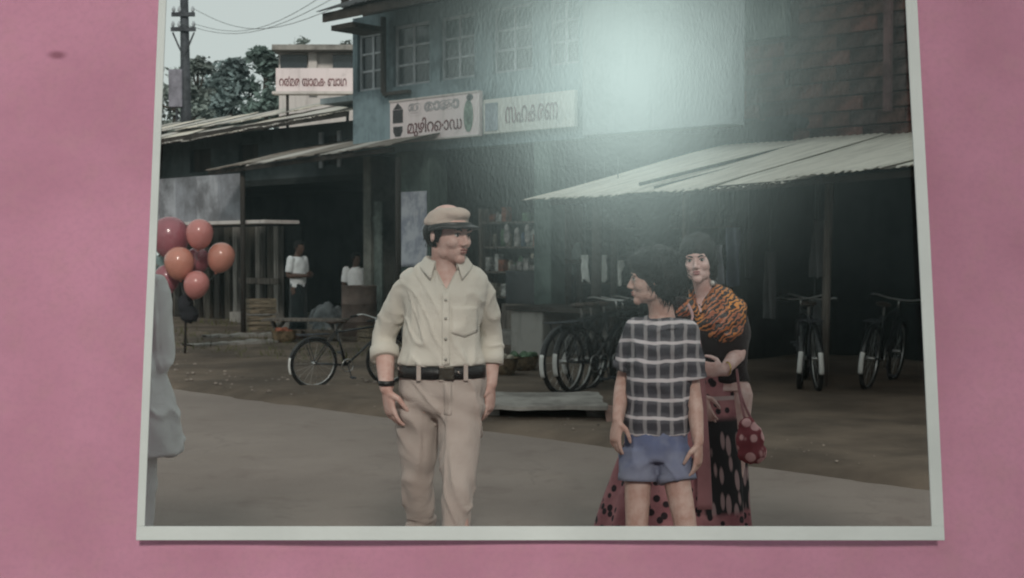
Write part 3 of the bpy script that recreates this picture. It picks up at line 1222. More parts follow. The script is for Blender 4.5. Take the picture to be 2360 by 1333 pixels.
MB().prism([(-6.79 + .10 * math.cos(t), 3.58 + .25 * math.sin(t)) for t in np.linspace(0, 6.1, 22)], 6.412, 6.419, 1).build('emblem', let_gn, s1)
MB().prism([(-6.76 + .07 * math.cos(t), 3.86 + .05 * math.sin(t)) for t in np.linspace(0, 6.0, 14)], 6.412, 6.419, 1).build('emblem', let_bk, s1)

s2 = sthing('shop_sign', 'pale shop sign with a brown word right of the emblem sign', 'sign', -5.5, 6.42, 3.28)
MB().bb((-6.49, 6.44, 3.28), (-4.66, 6.51, 3.80)).build('board', plaster_mat('sign cream paint', (.58, .57, .53), (.40, .41, .40), .4, 3), s2, bevel=.006)
MB().bb((-6.44, 6.425, 3.32), (-6.18, 6.438, 3.74)).build('emblem', mat('blue grey sign paint', (.26, .29, .34), .8), s2)
lettering('സഹകരണ', 1.05, .26, (-5.5, 6.438, 3.53), let_br, s2, .012)

s3o = U(729, 184, 26.0)
s3 = thing('shop_sign', 'long white sign with one row of dark letters above the tin roof', 'sign', (s3o.x, 26.0, s3o.z))
MB().box((0, .05, -.02), (1.62, .08, .50)).build('board', sign_w, s3, bevel=.006)
MB().box((0, .10, -.26), (1.75, .3, .05)).build('bracket', plas_pale, s3)
lettering('റ൪മര യാമക ബാഥ', 1.34, .20, (-.07, .008, -.03), let_br, s3, .02)
MB().tube([(-.6, .14, -.2), (-.6, .14, -1.1)], .03, 8).build('sign_post', wood_dk, s3)
MB().tube([(.6, .14, -.2), (.6, .14, -1.1)], .03, 8).build('sign_post', wood_dk, s3)

# poster on the pillar
po = sthing('poster', 'faded blue white poster pasted on the pillar behind the capped man', 'poster', -8.22, 6.54, 1.3)


def poster_mat():
    m, nt, b = newmat('poster print')
    v = coords(nt)
    f = noise_(nt, v, 3.2, 4, .6)
    g = noise_(nt, coords(nt, (6, 1, 2)), 1.6, 5)
    c = mixc(nt, ramp_(nt, f, .4, .62), (.60, .62, .68), (.34, .36, .44))
    c = mixc(nt, ramp_(nt, g, .55, .7), c, (.62, .62, .66))
    nt.links.new(c, b.inputs['Base Color'])
    b.inputs['Roughness'].default_value = .8
    return m


MB().grid(lambda a, b: (-8.58 + .72 * a, 6.538 - .012 * abs(noise.noise(Vector((a * 3, b * 5, 0)))), 1.25 + 1.22 * b), 10, 16).build('paper', poster_mat(), po, smooth=True, solid=.002)

# ================================================================== TREES
bark = mat('bark', (.07, .06, .05), .95, .4, 3, .8, 18)
leaf_ms = [mat('leaves ' + n, c, .7, .45, .8, 0) for n, c in (('blue green', (.19, .25, .25)), ('dark green', (.15, .21, .19)), ('grey green', (.22, .26, .24)))]  # leaf colours lightened to carry the haze of distance


def tree(px, py_top, Y, rx, label, m, base_py=None, conical=False, seed=0, n=1500, leaf=.15, trunk_frac=.35):
    r = random.Random(seed)
    top = U(px, py_top, Y)
    h = top.z
    t = thing('tree', label, 'tree', (top.x, Y, 0), 0, 'trees behind the tin roof')
    mb = MB()
    mb.tube([(0, 0, -.1), (.1, 0, h * .35), (-.08, .1, h * .7), (0, 0, h * .93)], [.22, .17, .1, .03], 8, smooth=3)
    clumps = []
    for k in range(22):
        z = h * r.uniform(trunk_frac, .97)
        f = (z / h - trunk_frac) / (1 - trunk_frac)
        wdt = rx * ((1 - f) ** .8 + .12 if conical else math.sin(math.pi * min(.95, .18 + f * .8)))
        a = r.uniform(0, 6.28)
        d = wdt * r.uniform(.2, .9)
        c = Vector((math.cos(a) * d, math.sin(a) * d, z))
        clumps.append((c, max(.35, wdt * r.uniform(.35, .6))))
        mb.tube([(0, 0, z - .25 * h * r.uniform(.2, .6)), c * .6 + Vector((0, 0, z * .36)), c], [.06, .04, .012], 5)
    mb.build('trunk', bark, t, smooth=True)
    vs, fs = [], []
    for k in range(int(n * 2.2)):
        c, cr = r.choice(clumps)
        p = c + Vector((r.gauss(0, .5), r.gauss(0, .5), r.gauss(0, .42))) * cr
        if p.z > h:
            p.z = h - r.uniform(0, .4)
        a = Vector((r.gauss(0, 1), r.gauss(0, 1), r.gauss(0, .6))).normalized()
        b = a.cross(Vector((r.gauss(0, 1), r.gauss(0, 1), r.gauss(0, 1)))).normalized()
        s = leaf * r.uniform(.5, 1.3)
        o = len(vs)
        vs += [p - a * s, p + b * s * .45, p + a * s, p - b * s * .45]
        fs.append((o, o + 1, o + 2, o + 3))
    mb = MB()
    mb.add(vs, fs)
    mb.build('crown', m, t, fix=False)


tree(455, 128, 52, 1.6, 'loose pale tree beside the utility pole', leaf_ms[2], seed=1)
tree(533, 135, 48, 1.7, 'pointed dark blue green tree between pole and sign', leaf_ms[0], conical=True, seed=2, n=2200)
tree(612, 108, 46, 1.4, 'slim pointed dark tree just left of the long sign', leaf_ms[1], conical=True, seed=3, n=2000)
tree(575, 165, 50, 1.8, 'low bushy tree between the two pointed trees', leaf_ms[1], seed=4, n=2000)
tree(490, 180, 55, 2.2, 'low dark bushy tree right of the utility pole', leaf_ms[0], seed=5, n=2000)
tree(708, 66, 56, 1.3, 'tall sparse tree rising behind the pale far house', leaf_ms[2], seed=6, n=420, trunk_frac=.6)
tree(790, 84, 50, 1.2, 'sparse tree between far house and shop house eave', leaf_ms[2], seed=7, n=420, trunk_frac=.55)
tree(405, 150, 50, 1.8, 'bushy tree half hidden by the left white border', leaf_ms[2], seed=8, n=1200)



# ---- far-off wood closing the view to the left
rw = random.Random(44)
vs, fs = [], []
for k in range(9000):
    x = rw.uniform(-75, 30)
    y = 85 + rw.uniform(-4, 4)
    top = 6.5 + 2.2 * noise.noise(Vector((x * .16, 0, 0))) + 1.2 * noise.noise(Vector((x * .6, 3, 0)))
    p = Vector((x, y, top * rw.random() ** .6))
    a = Vector((rw.gauss(0, 1), rw.gauss(0, 1), rw.gauss(0, .6))).normalized()
    b = a.cross(Vector((rw.gauss(0, 1), rw.gauss(0, 1), rw.gauss(0, 1)))).normalized()
    q = rw.uniform(.4, .9)
    o = len(vs)
    vs += [p - a * q, p + b * q * .5, p + a * q, p - b * q * .5]
    fs.append((o, o + 1, o + 2, o + 3))
mb = MB()
mb.add(vs, fs)
o = mb.build('distant_wood', leaf_ms[0], None, fix=False)
o['kind'] = 'stuff'
tag(o, 'far wood of blue green trees beyond the buildings', 'wood')


# ---- unseen trees added behind the viewer to shade shop fronts and dim film reflections
def added_tree(x, y, h, r, z0, label, seed, n=3000, leaf=.42):
    rg = random.Random(seed)
    t = thing('added_tree', label, 'tree', (x, y, 0), 0, 'unseen trees added for shade and darker reflections')
    mb = MB().tube([(0, 0, -.1), (.2, .1, z0 * .5), (-.1, 0, z0), (0, 0, h * .8)], [.38, .3, .25, .06], 10, smooth=3)
    cl = []
    for k in range(26):
        a, d = rg.uniform(0, 6.28), r * math.sqrt(rg.random()) * .85
        z = z0 + (h - z0) * (.15 + .75 * rg.random()) * (1 - .25 * (d / r) ** 2)
        c = Vector((math.cos(a) * d, math.sin(a) * d, z))
        cl.append((c, r * rg.uniform(.22, .38)))
        mb.tube([(0, 0, z0 * rg.uniform(.85, 1.05)), (c.x * .5, c.y * .5, z0 + (z - z0) * .6), c], [.12, .07, .02], 6)
    mb.build('trunk', bark, t, smooth=True)
    vs, fs = [], []
    for k in range(n):
        c, cr = rg.choice(cl)
        p = c + Vector((rg.gauss(0, .6), rg.gauss(0, .6), rg.gauss(0, .45))) * cr
        p.z = max(p.z, z0 - .3)
        a = Vector((rg.gauss(0, 1), rg.gauss(0, 1), rg.gauss(0, .6))).normalized()
        b = a.cross(Vector((rg.gauss(0, 1), rg.gauss(0, 1), rg.gauss(0, 1)))).normalized()
        s_ = leaf * rg.uniform(.6, 1.3)
        o = len(vs)
        vs += [p - a * s_, p + b * s_ * .5, p + a * s_, p - b * s_ * .5]
        fs.append((o, o + 1, o + 2, o + 3))
    mb = MB()
    mb.add(vs, fs)
    mb.build('crown', mat('added tree leaves', (.05, .08, .04), .7, .45, .8, 0), t, fix=False)


added_tree(8.6, -8, 21, 5.4, 10.2, 'tall unseen tree added for shade behind the viewer on the right', 71, 4500)
added_tree(2.6, -9, 21, 4.6, 10.8, 'tall unseen tree added for shade behind the viewer in the middle', 72, 4500)
for k, x in enumerate((-9, -4, 1.5, 6.5, 12)):
    added_tree(x, -13 - (k % 2), 7.2, 3.3, 1.2, 'low bushy tree added to dim reflections behind the viewer, number %s from the left' % ('one', 'two', 'three', 'four', 'five')[k], 80 + k, 2200)

# ---- utility pole
upb = U(428, 400, 33)
up = thing('utility_pole', 'tall dark utility pole with crossarms and insulators at the left', 'utility pole', (upb.x, 33, 0))
metal_dk = mat('dark weathered steel', (.07, .075, .085), .7, .3, 4, .3, 30, metal=.3)
MB().tube([(0, 0, -.2), (.02, 0, 4.5), (-.02, 0, 9.6)], [.17, .14, .085], 12).build('pole', metal_dk, up, smooth=True)
for z, w, y in ((7.45, .58, 0), (7.08, .62, 0), (9.0, .8, 0)):
    MB().bb((-w / 2, -.17, z - .05), (w / 2, -.1, z + .05)).build('crossarm', metal_dk, up)
    for x in (-w / 2 + .05, -w / 6, w / 2 - .05):
        MB().tube([(x, -.135, z + .05), (x, -.135, z + .1), (x, -.135, z + .14), (x, -.135, z + .2)], [.02, .045, .045, .02], 8).build('insulator', frame_m, up, smooth=True)
MB().tube([(-.27, -.13, 7.0), (-.1, -.12, 6.6), (0, -.1, 6.4)], .022, 6).build('brace', metal_dk, up)
MB().tube([(.27, -.13, 7.0), (.1, -.12, 6.6), (0, -.1, 6.4)], .022, 6).build('brace', metal_dk, up)
MB().box((-.2, -.05, 5.6), (.34, .3, .95)).build('switch_box', mat('grey lilac paint', (.24, .23, .27), .7), up, bevel=.02)
MB().tube([(-.2, -.05, 5.1), (-.2, -.05, 3.0)], .03, 8).build('conduit', metal_dk, up)
wire_m = mat('wire', (.10, .11, .11), .6, .2, 4, 0)
for k, (z, x0) in enumerate(((7.6, .25), (7.25, -.1), (7.22, .25))):
    a = Vector((upb.x + x0, 32.87, z))
    b = W(-9.0, 6.0, 5.6 + .2 * k)
    pts = [a.lerp(b, t / 14) - Vector((0, 0, .5 * math.sin(math.pi * t / 14))) for t in range(15)]
    o = MB().tube(pts, .006, 5).build('overhead_wire', wire_m, None)
    tag(o, ('upper overhead wire from the utility pole to the eave', 'middle overhead wire from the utility pole to the eave', 'lowest overhead wire from the utility pole to the eave')[k], 'wire', 'overhead wires')

# ================================================================== STREET THINGS
# ---- balloons on a pole
ball_ms = []
for n, c in (('rose', (.40, .14, .17)), ('salmon', (.66, .26, .24)), ('peach', (.68, .29, .22))):
    m, nt, b = newmat('balloon rubber ' + n)
    v = coords(nt)
    sx = nn(nt, 'ShaderNodeSeparateXYZ')
    nt.links.new(v, sx.inputs[0])
    nt.links.new(mixc(nt, ramp_(nt, noise_(nt, v, 3), .3, .7), tuple(x * .8 for x in c), c), b.inputs['Base Color'])
    b.inputs['Roughness'].default_value = .25
    b.inputs['Coat Weight'].default_value = .35
    b.inputs['Coat Roughness'].default_value = .06
    b.inputs['Alpha'].default_value = .86
    ball_ms.append(m)
BY = 18.0
knot = U(428, 700, BY)
balls = [(392, 545, 46, 0, .25, 'dark rose balloon at the white border, largest of the bunch'), (460, 538, 33, 1, 0, 'salmon balloon at the top of the bunch'),
         (510, 592, 33, 2, .1, 'peach balloon at the right of the bunch'), (413, 605, 36, 2, -.12, 'peach balloon at the left centre of the bunch'),
         (453, 655, 31, 1, -.2, 'salmon balloon lowest in the bunch'), (385, 640, 30, 0, .2, 'dusky rose balloon low at the white border'),
         (455, 600, 30, 0, .45, 'dark rose balloon hidden in the middle of the bunch')]
for px, py, r, mi, dy, lab in balls:
    c = U(px, py, BY + dy)
    rad = r / F_PX * (BY + dy)
    t = thing('balloon', lab, 'balloon', c, 0, 'balloons on the seller\'s pole')
    d = (knot - c).normalized()
    q = Vector((0, 0, -1)).rotation_difference(d * .5 + Vector((0, 0, -.5)))
    prof = []
    for k in range(15):
        th = math.pi * k / 14
        rr = math.sin(th) * (1 - .10 * (1 - math.cos(th)) / 2)
        zz = math.cos(th) * (1.0 if th < math.pi / 2 else 1.18)
        prof.append((max(rr, .02) * rad, zz * rad))
    mb = MB().rings([(0, 0, z, r_, r_) for r_, z in prof[::-1]], 20)
    mb.ell((0, 0, -1.2 * rad), (.02, .02, .02), None, 8, 6)
    mb.v = [tuple(q @ Vector(p)) for p in mb.v]
    mb.build('skin', ball_ms[mi], t, smooth=True)
    e = q @ Vector((0, 0, -1.2 * rad))
    k2 = knot - c
    MB().tube([e, e.lerp(k2, .5) + Vector((.01, 0, -.03)), k2], .004, 5).build('string', wire_m, t)
bp = thing('balloon_pole', 'thin dark pole stuck in the ground holding the balloon bunch', 'pole', (knot.x, BY, 0))
MB().tube([(-.02, 0, -.05), (0, 0, .6), (0, 0, knot.z + .05)], .018, 8).build('pole', wood_dk, bp, smooth=True)
me = remesh(MB().ell((0, 0, knot.z - .02), (.10, .10, .16)).ell((.05, 0, knot.z - .15), (.13, .11, .12)), .02, 2)
displace(me, folds(.025, 12, 12))
link('dark_bag', me, rag, bp, True)

# ---- drum, bench, sacks, crates in front of the dark stall
def on_ground(px, py):
    d = ray(px, py)
    t = -EYE / d.z
    return Vector((d.x * t, d.y * t, 0))


dr = on_ground(828, 788)
t = thing('oil_drum', 'brown rusty oil drum beside the low bench', 'drum', (dr.x, dr.y, .05))
prof = [(.27, 0), (.29, .015), (.29, .28), (.302, .295), (.29, .31), (.29, .57), (.302, .585), (.29, .60), (.29, .865), (.30, .88), (.28, .885), (.275, .865)]
MB().rings([(0, 0, z, r, r) for r, z in prof], 32).build('shell', mat('rusty brown drum paint', (.17, .125, .105), .7, .35, 3, .3, 30, col2=(.10, .075, .065)), t, smooth=True)
MB().rings([(.12, 0, .865, .04, .04), (.12, 0, .885, .035, .035)], 12).build('bung_cap', metal_dk, t)

bn = on_ground(705, 798)
t = thing('bench', 'low plank bench with crossed legs in front of the stall', 'bench', (bn.x, bn.y, .05), R(-8))
for k in range(3):
    MB().box((0, -.16 + .16 * k, .37), (1.30, .15, .035)).build('plank', wood_md, t, bevel=.004)
for x in (-.48, .48):
    MB().beam((x - .12, -.12, 0), (x + .12, .05, .35), .05, .04).build('leg', wood_md, t)
    MB().beam((x + .12, -.07, 0), (x - .12, .12, .35), .05, .04).build('leg', wood_md, t)
MB().beam((-.36, 0, .20), (.36, 0, .20), .04, .03).build('stretcher', wood_md, t)

sack_m = mat('grey blue sacking', (.17, .19, .20), .95, .35, 4, .5, 40)
for k, (px, py, s, lab) in enumerate(((752, 772, .26, 'grey blue sack slumped behind the low bench'), (735, 765, .22, 'smaller grey sack next to the standing man'), (775, 762, .2, 'grey sack nearest the oil drum'))):
    p = on_ground(px, py)
    me = remesh(MB().ell((0, 0, s * .95), (s * .9, s * .75, s)).ell((.03, 0, s * 1.9), (s * .35, s * .3, s * .3)).ell((0, 0, s * .3), (s, s * .85, s * .35)), .03, 3)
    displace(me, folds(.02, 9, 7, seed=k))
    o = link('sack', me, sack_m, None, True)
    o.location = (p.x, p.y, .03)
    tag(o, lab, 'sack', 'sacks by the bench')

# ---- low concrete kerb pieces and mounds on the left
for k, (a, b, w, h, lab) in enumerate((((430, 812), (632, 800), .35, .12, 'pale broken concrete kerb behind the balloon pole'),
                                       ((470, 792), (640, 786), .3, .14, 'far concrete kerb piece beneath the plank stall'),
                                       ((400, 848), (640, 862), .3, .05, 'low sunken concrete edging near the road'))):
    p, q = on_ground(*a), on_ground(*b)
    t = thing('kerb_piece', lab, 'kerb', p)
    mb = MB()
    d = (q - p)
    n = 12
    nr = Vector((-d.y, d.x, 0)).normalized()

    def kf(s, tt, d=d, nr=nr, w=w, h=h, k=k):
        prof = [(-w / 2, -.05), (-w / 2 + .02, h), (w / 2 - .02, h), (w / 2, -.05)][int(round(tt * 3))]
        j = noise.noise(Vector((s * 9, tt * 2, k)))
        return d * s + nr * (prof[0] + .03 * j) + Vector((0, 0, prof[1] + (.035 * noise.noise(Vector((s * 7, k, 1))) if prof[1] > 0 else 0)))
    mb.grid(kf, 24, 3)
    mb.build('concrete', conc, t)

# ---- culvert slab with a dark gap under it
cs = U(1225, 940, 11.4)
t = thing('culvert_slab', 'concrete slab bridging a dark drain gap at the road edge', 'slab', (.17, 11.35, 0))
mb = MB()
mb.grid(lambda a, b: (-.42 + a * 1.05 + .03 * noise.noise(Vector((b * 4, 1, 0))), -.45 + b * 1.1 + .04 * noise.noise(Vector((a * 4, 3, 0))), .185 + .012 * noise.noise(Vector((a * 5, b * 5, 0)))), 14, 10)
mb.build('slab', conc, t, solid=.032)
MB().bb((-.42, -.2, -.02), (-.28, .6, .155)).build('support', conc, t)
MB().bb((.48, -.2, -.02), (.62, .6, .155)).build('support', conc, t)
MB().bb((-.28, .55, -.02), (.48, .62, .155)).build('support', mat('gap shade', (.02, .017, .015), .9), t)  # near-black back board: the gap's shade put into its colour
mb = MB()
mb.grid(lambda a, b: (.62 + a * 1.0, -.5 + b * 1.2, .03 + .14 * (1 - a) * math.sin(math.pi * min(1, b * 1.1 + .1)) + .02 * noise.noise(Vector((a * 4, b * 4, 7)))), 10, 10)
o = mb.build('dirt_mound', mat('red dirt', (.20, .125, .105), .95, .3, 3, .8, 18), None, smooth=True)
o.location = (.17, 11.35, 0)
structure(o)

# ---- bicycles
rubber = mat('black tyre rubber', (.022, .022, .022), .8, .3, 6, .3, 60)
chrome = mat('dull chrome', (.45, .45, .44), .35, .2, 6, .05, 40, metal=.9)
enamel = mat('black bicycle enamel', (.018, .02, .022), .35, .3, 5, .05, 30, spec=.5)
white_p = mat('white mudguard paint', (.72, .72, .70), .5, .1, 6, .05, 30)
leather = mat('worn leather', (.05, .033, .025), .6, .3, 8, .3, 50)


def make_bicycle(label):
    """local frame: forward = +y, wheels on z=0"""
    t = thing('bicycle', label, 'bicycle', (0, 0, 0), 0, 'roadster bicycles parked by the shed')
    Rw = .345
    for y in (-.56, .56):
        w = MB().torus((0, y, Rw), Rw - .025, .025, n=40, m=8).build('wheel', rubber, t, smooth=True)
        MB().torus((0, y, Rw), Rw - .047, .011, n=40, m=6).build('rim', chrome, w, smooth=True)
        mb = MB()
        for k in range(18):
            a = 2 * math.pi * k / 18
            mb.tube([(.02 * (-1) ** k, y + .02 * math.cos(a + .5), Rw + .02 * math.sin(a + .5)), (0, y + (Rw - .05) * math.cos(a), Rw + (Rw - .05) * math.sin(a))], .0016, 4)
        mb.build('spokes', chrome, w)
        MB().tube([(-.045, y, Rw), (.045, y, Rw)], .022, 10).build('hub', chrome, w, smooth=True)
        # mudguard
        mb = MB()
        a0, a1 = (R(60), R(200)) if y < 0 else (R(20), R(150))
        mb.grid(lambda s, q, y=y, a0=a0, a1=a1: ((q - .5) * .06, y + (Rw + .022 - .02 * (2 * q - 1) ** 2) * math.cos(a0 + (a1 - a0) * s), Rw + (Rw + .022 - .02 * (2 * q - 1) ** 2) * math.sin(a0 + (a1 - a0) * s)), 20, 4)
        g = mb.build('mudguard', enamel, t, smooth=True, solid=.002)
        if y < 0:
            mb = MB()
            mb.grid(lambda s, q, y=y: ((q - .5) * .052, y + (Rw + .026 - .02 * (2 * q - 1) ** 2) * math.cos(R(166) + R(36) * s), Rw + (Rw + .026 - .02 * (2 * q - 1) ** 2) * math.sin(R(166) + R(36) * s)), 8, 4)
            mb.build('white_tail', white_p, g, smooth=True, solid=.002)
    bb, seat, head, ht = (0, -.08, .30), (0, -.25, .80), (0, .36, .82), (0, .39, .70)
    mb = MB()
    for a, b, r in ((bb, seat, .016), (bb, ht, .017), ((0, -.235, .76), head, .015), (head, ht, .019)):
        mb.tube([a, b], r, 8)
    for x in (-.05, .05):
        mb.tube([(x * .5, bb[1], bb[2]), (x, -.56, Rw)], .010, 6)
        mb.tube([(x * .5, -.245, .77), (x, -.56, Rw)], .009, 6)
    mb.build('frame', enamel, t, smooth=True)
    mb = MB()
    for x in (-.05, .05):
        mb.tube([(x * .8, .40, .68), (x, .46, .5), (x, .56, Rw)], .011, 6)
    mb.build('fork', enamel, t, smooth=True)
    h = MB().tube([(0, .36, .82), (0, .345, .93)], .012, 8).tube([(-.27, .12, .93), (-.25, .26, .96), (-.10, .36, .93), (.10, .36, .93), (.25, .26, .96), (.27, .12, .93)], .011, 8, smooth=4).build('handlebar', chrome, t, smooth=True)
    for x in (-.272, .272):
        MB().tube([(x, .09, .928), (x, .2, .945)], .016, 8).build('grip', rubber, h, smooth=True)
    me = remesh(MB().ell((0, -.30, .90), (.085, .10, .03)).tube([(0, -.28, .90), (0, -.10, .90)], [(.05, .025), (.018, .018)], 10, side=(1, 0, 0), round_=True), .01, 2)
    link('saddle', me, leather, t, True)
    MB().tube([(0, -.25, .78), (0, -.27, .89)], .012, 8).build('seat_post', chrome, t)
    MB().torus((.045, bb[1], bb[2]), .085, .008, n=28, m=6).build('chainring', chrome, t, smooth=True)
    mb = MB().tube([(.06, bb[1], bb[2]), (.07, bb[1] + .05, bb[2] - .16)], .008, 6).tube([(-.06, bb[1], bb[2]), (-.07, bb[1] - .05, bb[2] + .16)], .008, 6)
    mb.box((.12, bb[1] + .05, bb[2] - .16), (.09, .06, .02)).box((-.12, bb[1] - .05, bb[2] + .16), (.09, .06, .02))
    mb.build('pedals', metal_dk, t)
    mb = MB()
    for x in (-.06, 0, .06):
        mb.tube([(x, -.36, .74), (x, -.80, .74)], .006, 6)
    for y in (-.4, -.6, -.8):
        mb.tube([(-.07, y, .74), (.07, y, .74)], .006, 6)
    for x in (-.06, .06):
        mb.tube([(x, -.70, .74), (x * .9, -.56, Rw)], .006, 6)
    mb.build('carrier', metal_dk, t)
    return t


def place_bike(o, px, py, rz, label, first=False):
    """rear wheel's ground contact at the pixel, heading rz"""
    p = on_ground(px, py)
    off = Matrix.Rotation(rz, 3, 'Z') @ Vector((0, -.56, 0))
    loc = Vector((p.x, p.y, .055)) - off
    if first:
        o.location = loc
        o.rotation_euler = (0, 0, rz)
        return o
    return copy_thing(o, loc, rz, label)


bike = make_bicycle('bicycle with white tailed mudguard, leftmost of those by the awning post')
place_bike(bike, 1298, 926, R(-40), '', True)
place_bike(bike, 1324, 922, R(-37), 'second bicycle from the left beside the awning post')
place_bike(bike, 1350, 916, R(-42), 'third bicycle from the left, right behind the awning post')
o = place_bike(bike, 1842, 912, R(-16), 'leftmost bicycle in the dark shed')
o.rotation_euler.y = R(5)
o = place_bike(bike, 1886, 916, R(-5), 'bicycle by the grey post in the dark shed')
o.rotation_euler.y = R(-4)
o = place_bike(bike, 1996, 914, R(-30), 'rightmost bicycle in the dark shed, near the white border')
o.rotation_euler.y = R(7)

# ---- small bicycle standing alone on the shoulder
p = on_ground(722, 908)
rz = R(-58)
o = copy_thing(bike, Vector((p.x, p.y, .055)) - Matrix.Rotation(rz, 3, 'Z') @ Vector((0, -.56 * .78, 0)), rz, 'small dark bicycle standing alone on the dirt left of the capped man', .78)
o.rotation_euler.y = R(4)

# ---- counters and goods inside the shop house
ct = sthing('shop_counter', 'pale cement counter block in front of the dark shop', 'counter', -4.0, 5.4)
u0, _ = S(1188, 800, 5.3)
u1, _ = S(1262, 800, 5.3)
MB().bb((u0, 5.2, .0), (u1, 6.1, .70)).build('block', plaster_mat('counter cement', (.33, .32, .30), (.20, .19, .18), .4, 3), ct, bevel=.025)
MB().bb((u0 - .05, 5.15, .70), (u1 + .9, 6.15, .76)).build('top', wood_dk, ct)
gc = sthing('goods_case', 'dark glass goods case with pale packets on top in the shop', 'display case', -5.6, 6.9, .3)
u0, z0 = S(1160, 700, 6.9)
u1, z1 = S(1238, 625, 6.9)
MB().bb((u0, 6.95, z0), (u1, 7.4, z1)).build('case', glass_m, gc, bevel=.01)
MB().bb((u0 - .04, 6.9, .30), (u1 + .04, 7.45, z0)).build('stand', wood_md, gc)
mb_m = mat('pale packets', (.36, .34, .33), .8, .4, 9, .2, 40)
for k in range(5):
    a = u0 + .06 + k * .14
    MB().bb((a, 6.98, z1 + .004), (a + .11, 7.25, z1 + .09 + .05 * (k % 3))).build('packet', mb_m, gc, bevel=.01)
for k, px in enumerate((1168, 1192, 1216)):
    u_, z_ = S(px, 520 + 8 * (k % 2), 6.75)
    t = sthing('hanging_packet', ('leftmost', 'middle', 'rightmost')[k] + ' of three pale packets hanging in the dark shop front', 'packet', u_, 6.75, z_ - .25, 'hanging packets')
    me = remesh(MB().ell((u_, 6.75, z_ - .1), (.05, .04, .13)).ell((u_ + .01, 6.75, z_ - .2), (.06, .05, .08)), .015, 2)
    for v in me.vertices:
        v.co -= Vector((u_, 6.75, z_ - .25))
    displace(me, folds(.01, 14, 14, seed=k))
    link('bag', me, mb_m, t, True)
    MB().tube([(u_, 6.75, z_), (u_, 6.75, 3.12)], .004, 5).build('string', wire_m, t)
# shelf with jars at the back
sf = sthing('shop_shelf', 'dim wooden shelf of jars on the back wall of the shop', 'shelf', -6.4, 10.8, .3)
for z in (.9, 1.4, 1.9):
    MB().bb((-8.6, 10.65, z), (-4.4, 10.98, z + .03)).build('board', wood_md, sf)
jar_m = mat('dusty jars', (.20, .21, .19), .4, .5, 7, .1, 20)
for j, z in enumerate((.93, 1.43, 1.93)):
    for k in range(16):
        x = -8.45 + k * .25 + .03 * ((k * 5 + j) % 3)
        h = .18 + .05 * ((k * 3 + j) % 4)
        MB().rings([(x, 10.8, z + .002, .07, .07), (x, 10.8, z + h * .75, .075, .075), (x, 10.8, z + h * .85, .05, .05), (x, 10.8, z + h, .05, .05)], 10).build('jar', jar_m, sf, smooth=True)

goods = [mat('goods ' + n, c, .7, .4, 9, .1, 40) for n, c in (('cream', (.42, .38, .31)), ('rust', (.28, .10, .06)), ('blue', (.10, .15, .24)), ('green', (.12, .20, .12)), ('white', (.55, .55, .53)))]
rg = random.Random(9)
rk = sthing('goods_rack', 'wooden rack of mixed packets and tins in the centre shop front', 'rack', -6.6, 7.6, .3)
for z in (.75, 1.15, 1.55, 1.95):
    MB().bb((-7.55, 7.45, z), (-5.75, 7.85, z + .03)).build('board', wood_md, rk)
    x = -7.5
    while x < -5.85:
        w_ = rg.uniform(.07, .16)
        hgt = rg.uniform(.12, .30)
        if rg.random() < .82:
            if rg.random() < .5:
                MB().bb((x, 7.5, z + .031), (x + w_ * .9, 7.5 + rg.uniform(.1, .3), z + .03 + hgt)).build('packet', rg.choice(goods), rk, bevel=.006)
            else:
                MB().rings([(x + w_ / 2, 7.6, z + .031, w_ * .45, w_ * .45), (x + w_ / 2, 7.6, z + .03 + hgt * .8, w_ * .45, w_ * .45), (x + w_ / 2, 7.6, z + .03 + hgt, w_ * .25, w_ * .25)], 12).build('tin', rg.choice(goods), rk, smooth=True)
        x += w_
for x in (-7.58, -5.74):
    MB().bb((x - .03, 7.45, .3), (x + .03, 7.85, 2.2)).build('upright', wood_md, rk)
basket_m = mat('woven cane', (.22, .16, .10), .9, .4, 12, .6, 50)
for k, (px, py, r_, lab) in enumerate(((1150, 880, .22, 'round cane basket of produce just right of the capped man\'s arm'), (1205, 868, .19, 'round cane basket in front of the pale counter block'), (655, 800, .2, 'cane basket standing left of the low bench'))):
    p = on_ground(px, py)
    t = thing('cane_basket', lab, 'basket', (p.x, p.y, .06), 0, 'cane baskets by the stalls')
    MB().rings([(0, 0, 0, r_ * .7, r_ * .7), (0, 0, r_ * .5, r_ * .92, r_ * .92), (0, 0, r_ * .95, r_, r_), (0, 0, r_ * 1.0, r_ * 1.05, r_ * 1.05), (0, 0, r_ * .96, r_ * .9, r_ * .9), (0, 0, r_ * .6, r_ * .8, r_ * .8)], 24).build('weave', basket_m, t, smooth=True)
    for q in range(14):
        a_, d_ = rg.uniform(0, 6.28), r_ * .75 * math.sqrt(rg.random())
        MB().ell((math.cos(a_) * d_, math.sin(a_) * d_, r_ * .85 + rg.uniform(0, .05)), rg.uniform(.035, .05), None, 10, 7).build('fruit', goods[(0, 3, 1)[k]], t, smooth=True)
crate_m = mat('crate slats', (.22, .18, .13), .85, .35, 4, .4, 30, stretch=(1, 6, 6))
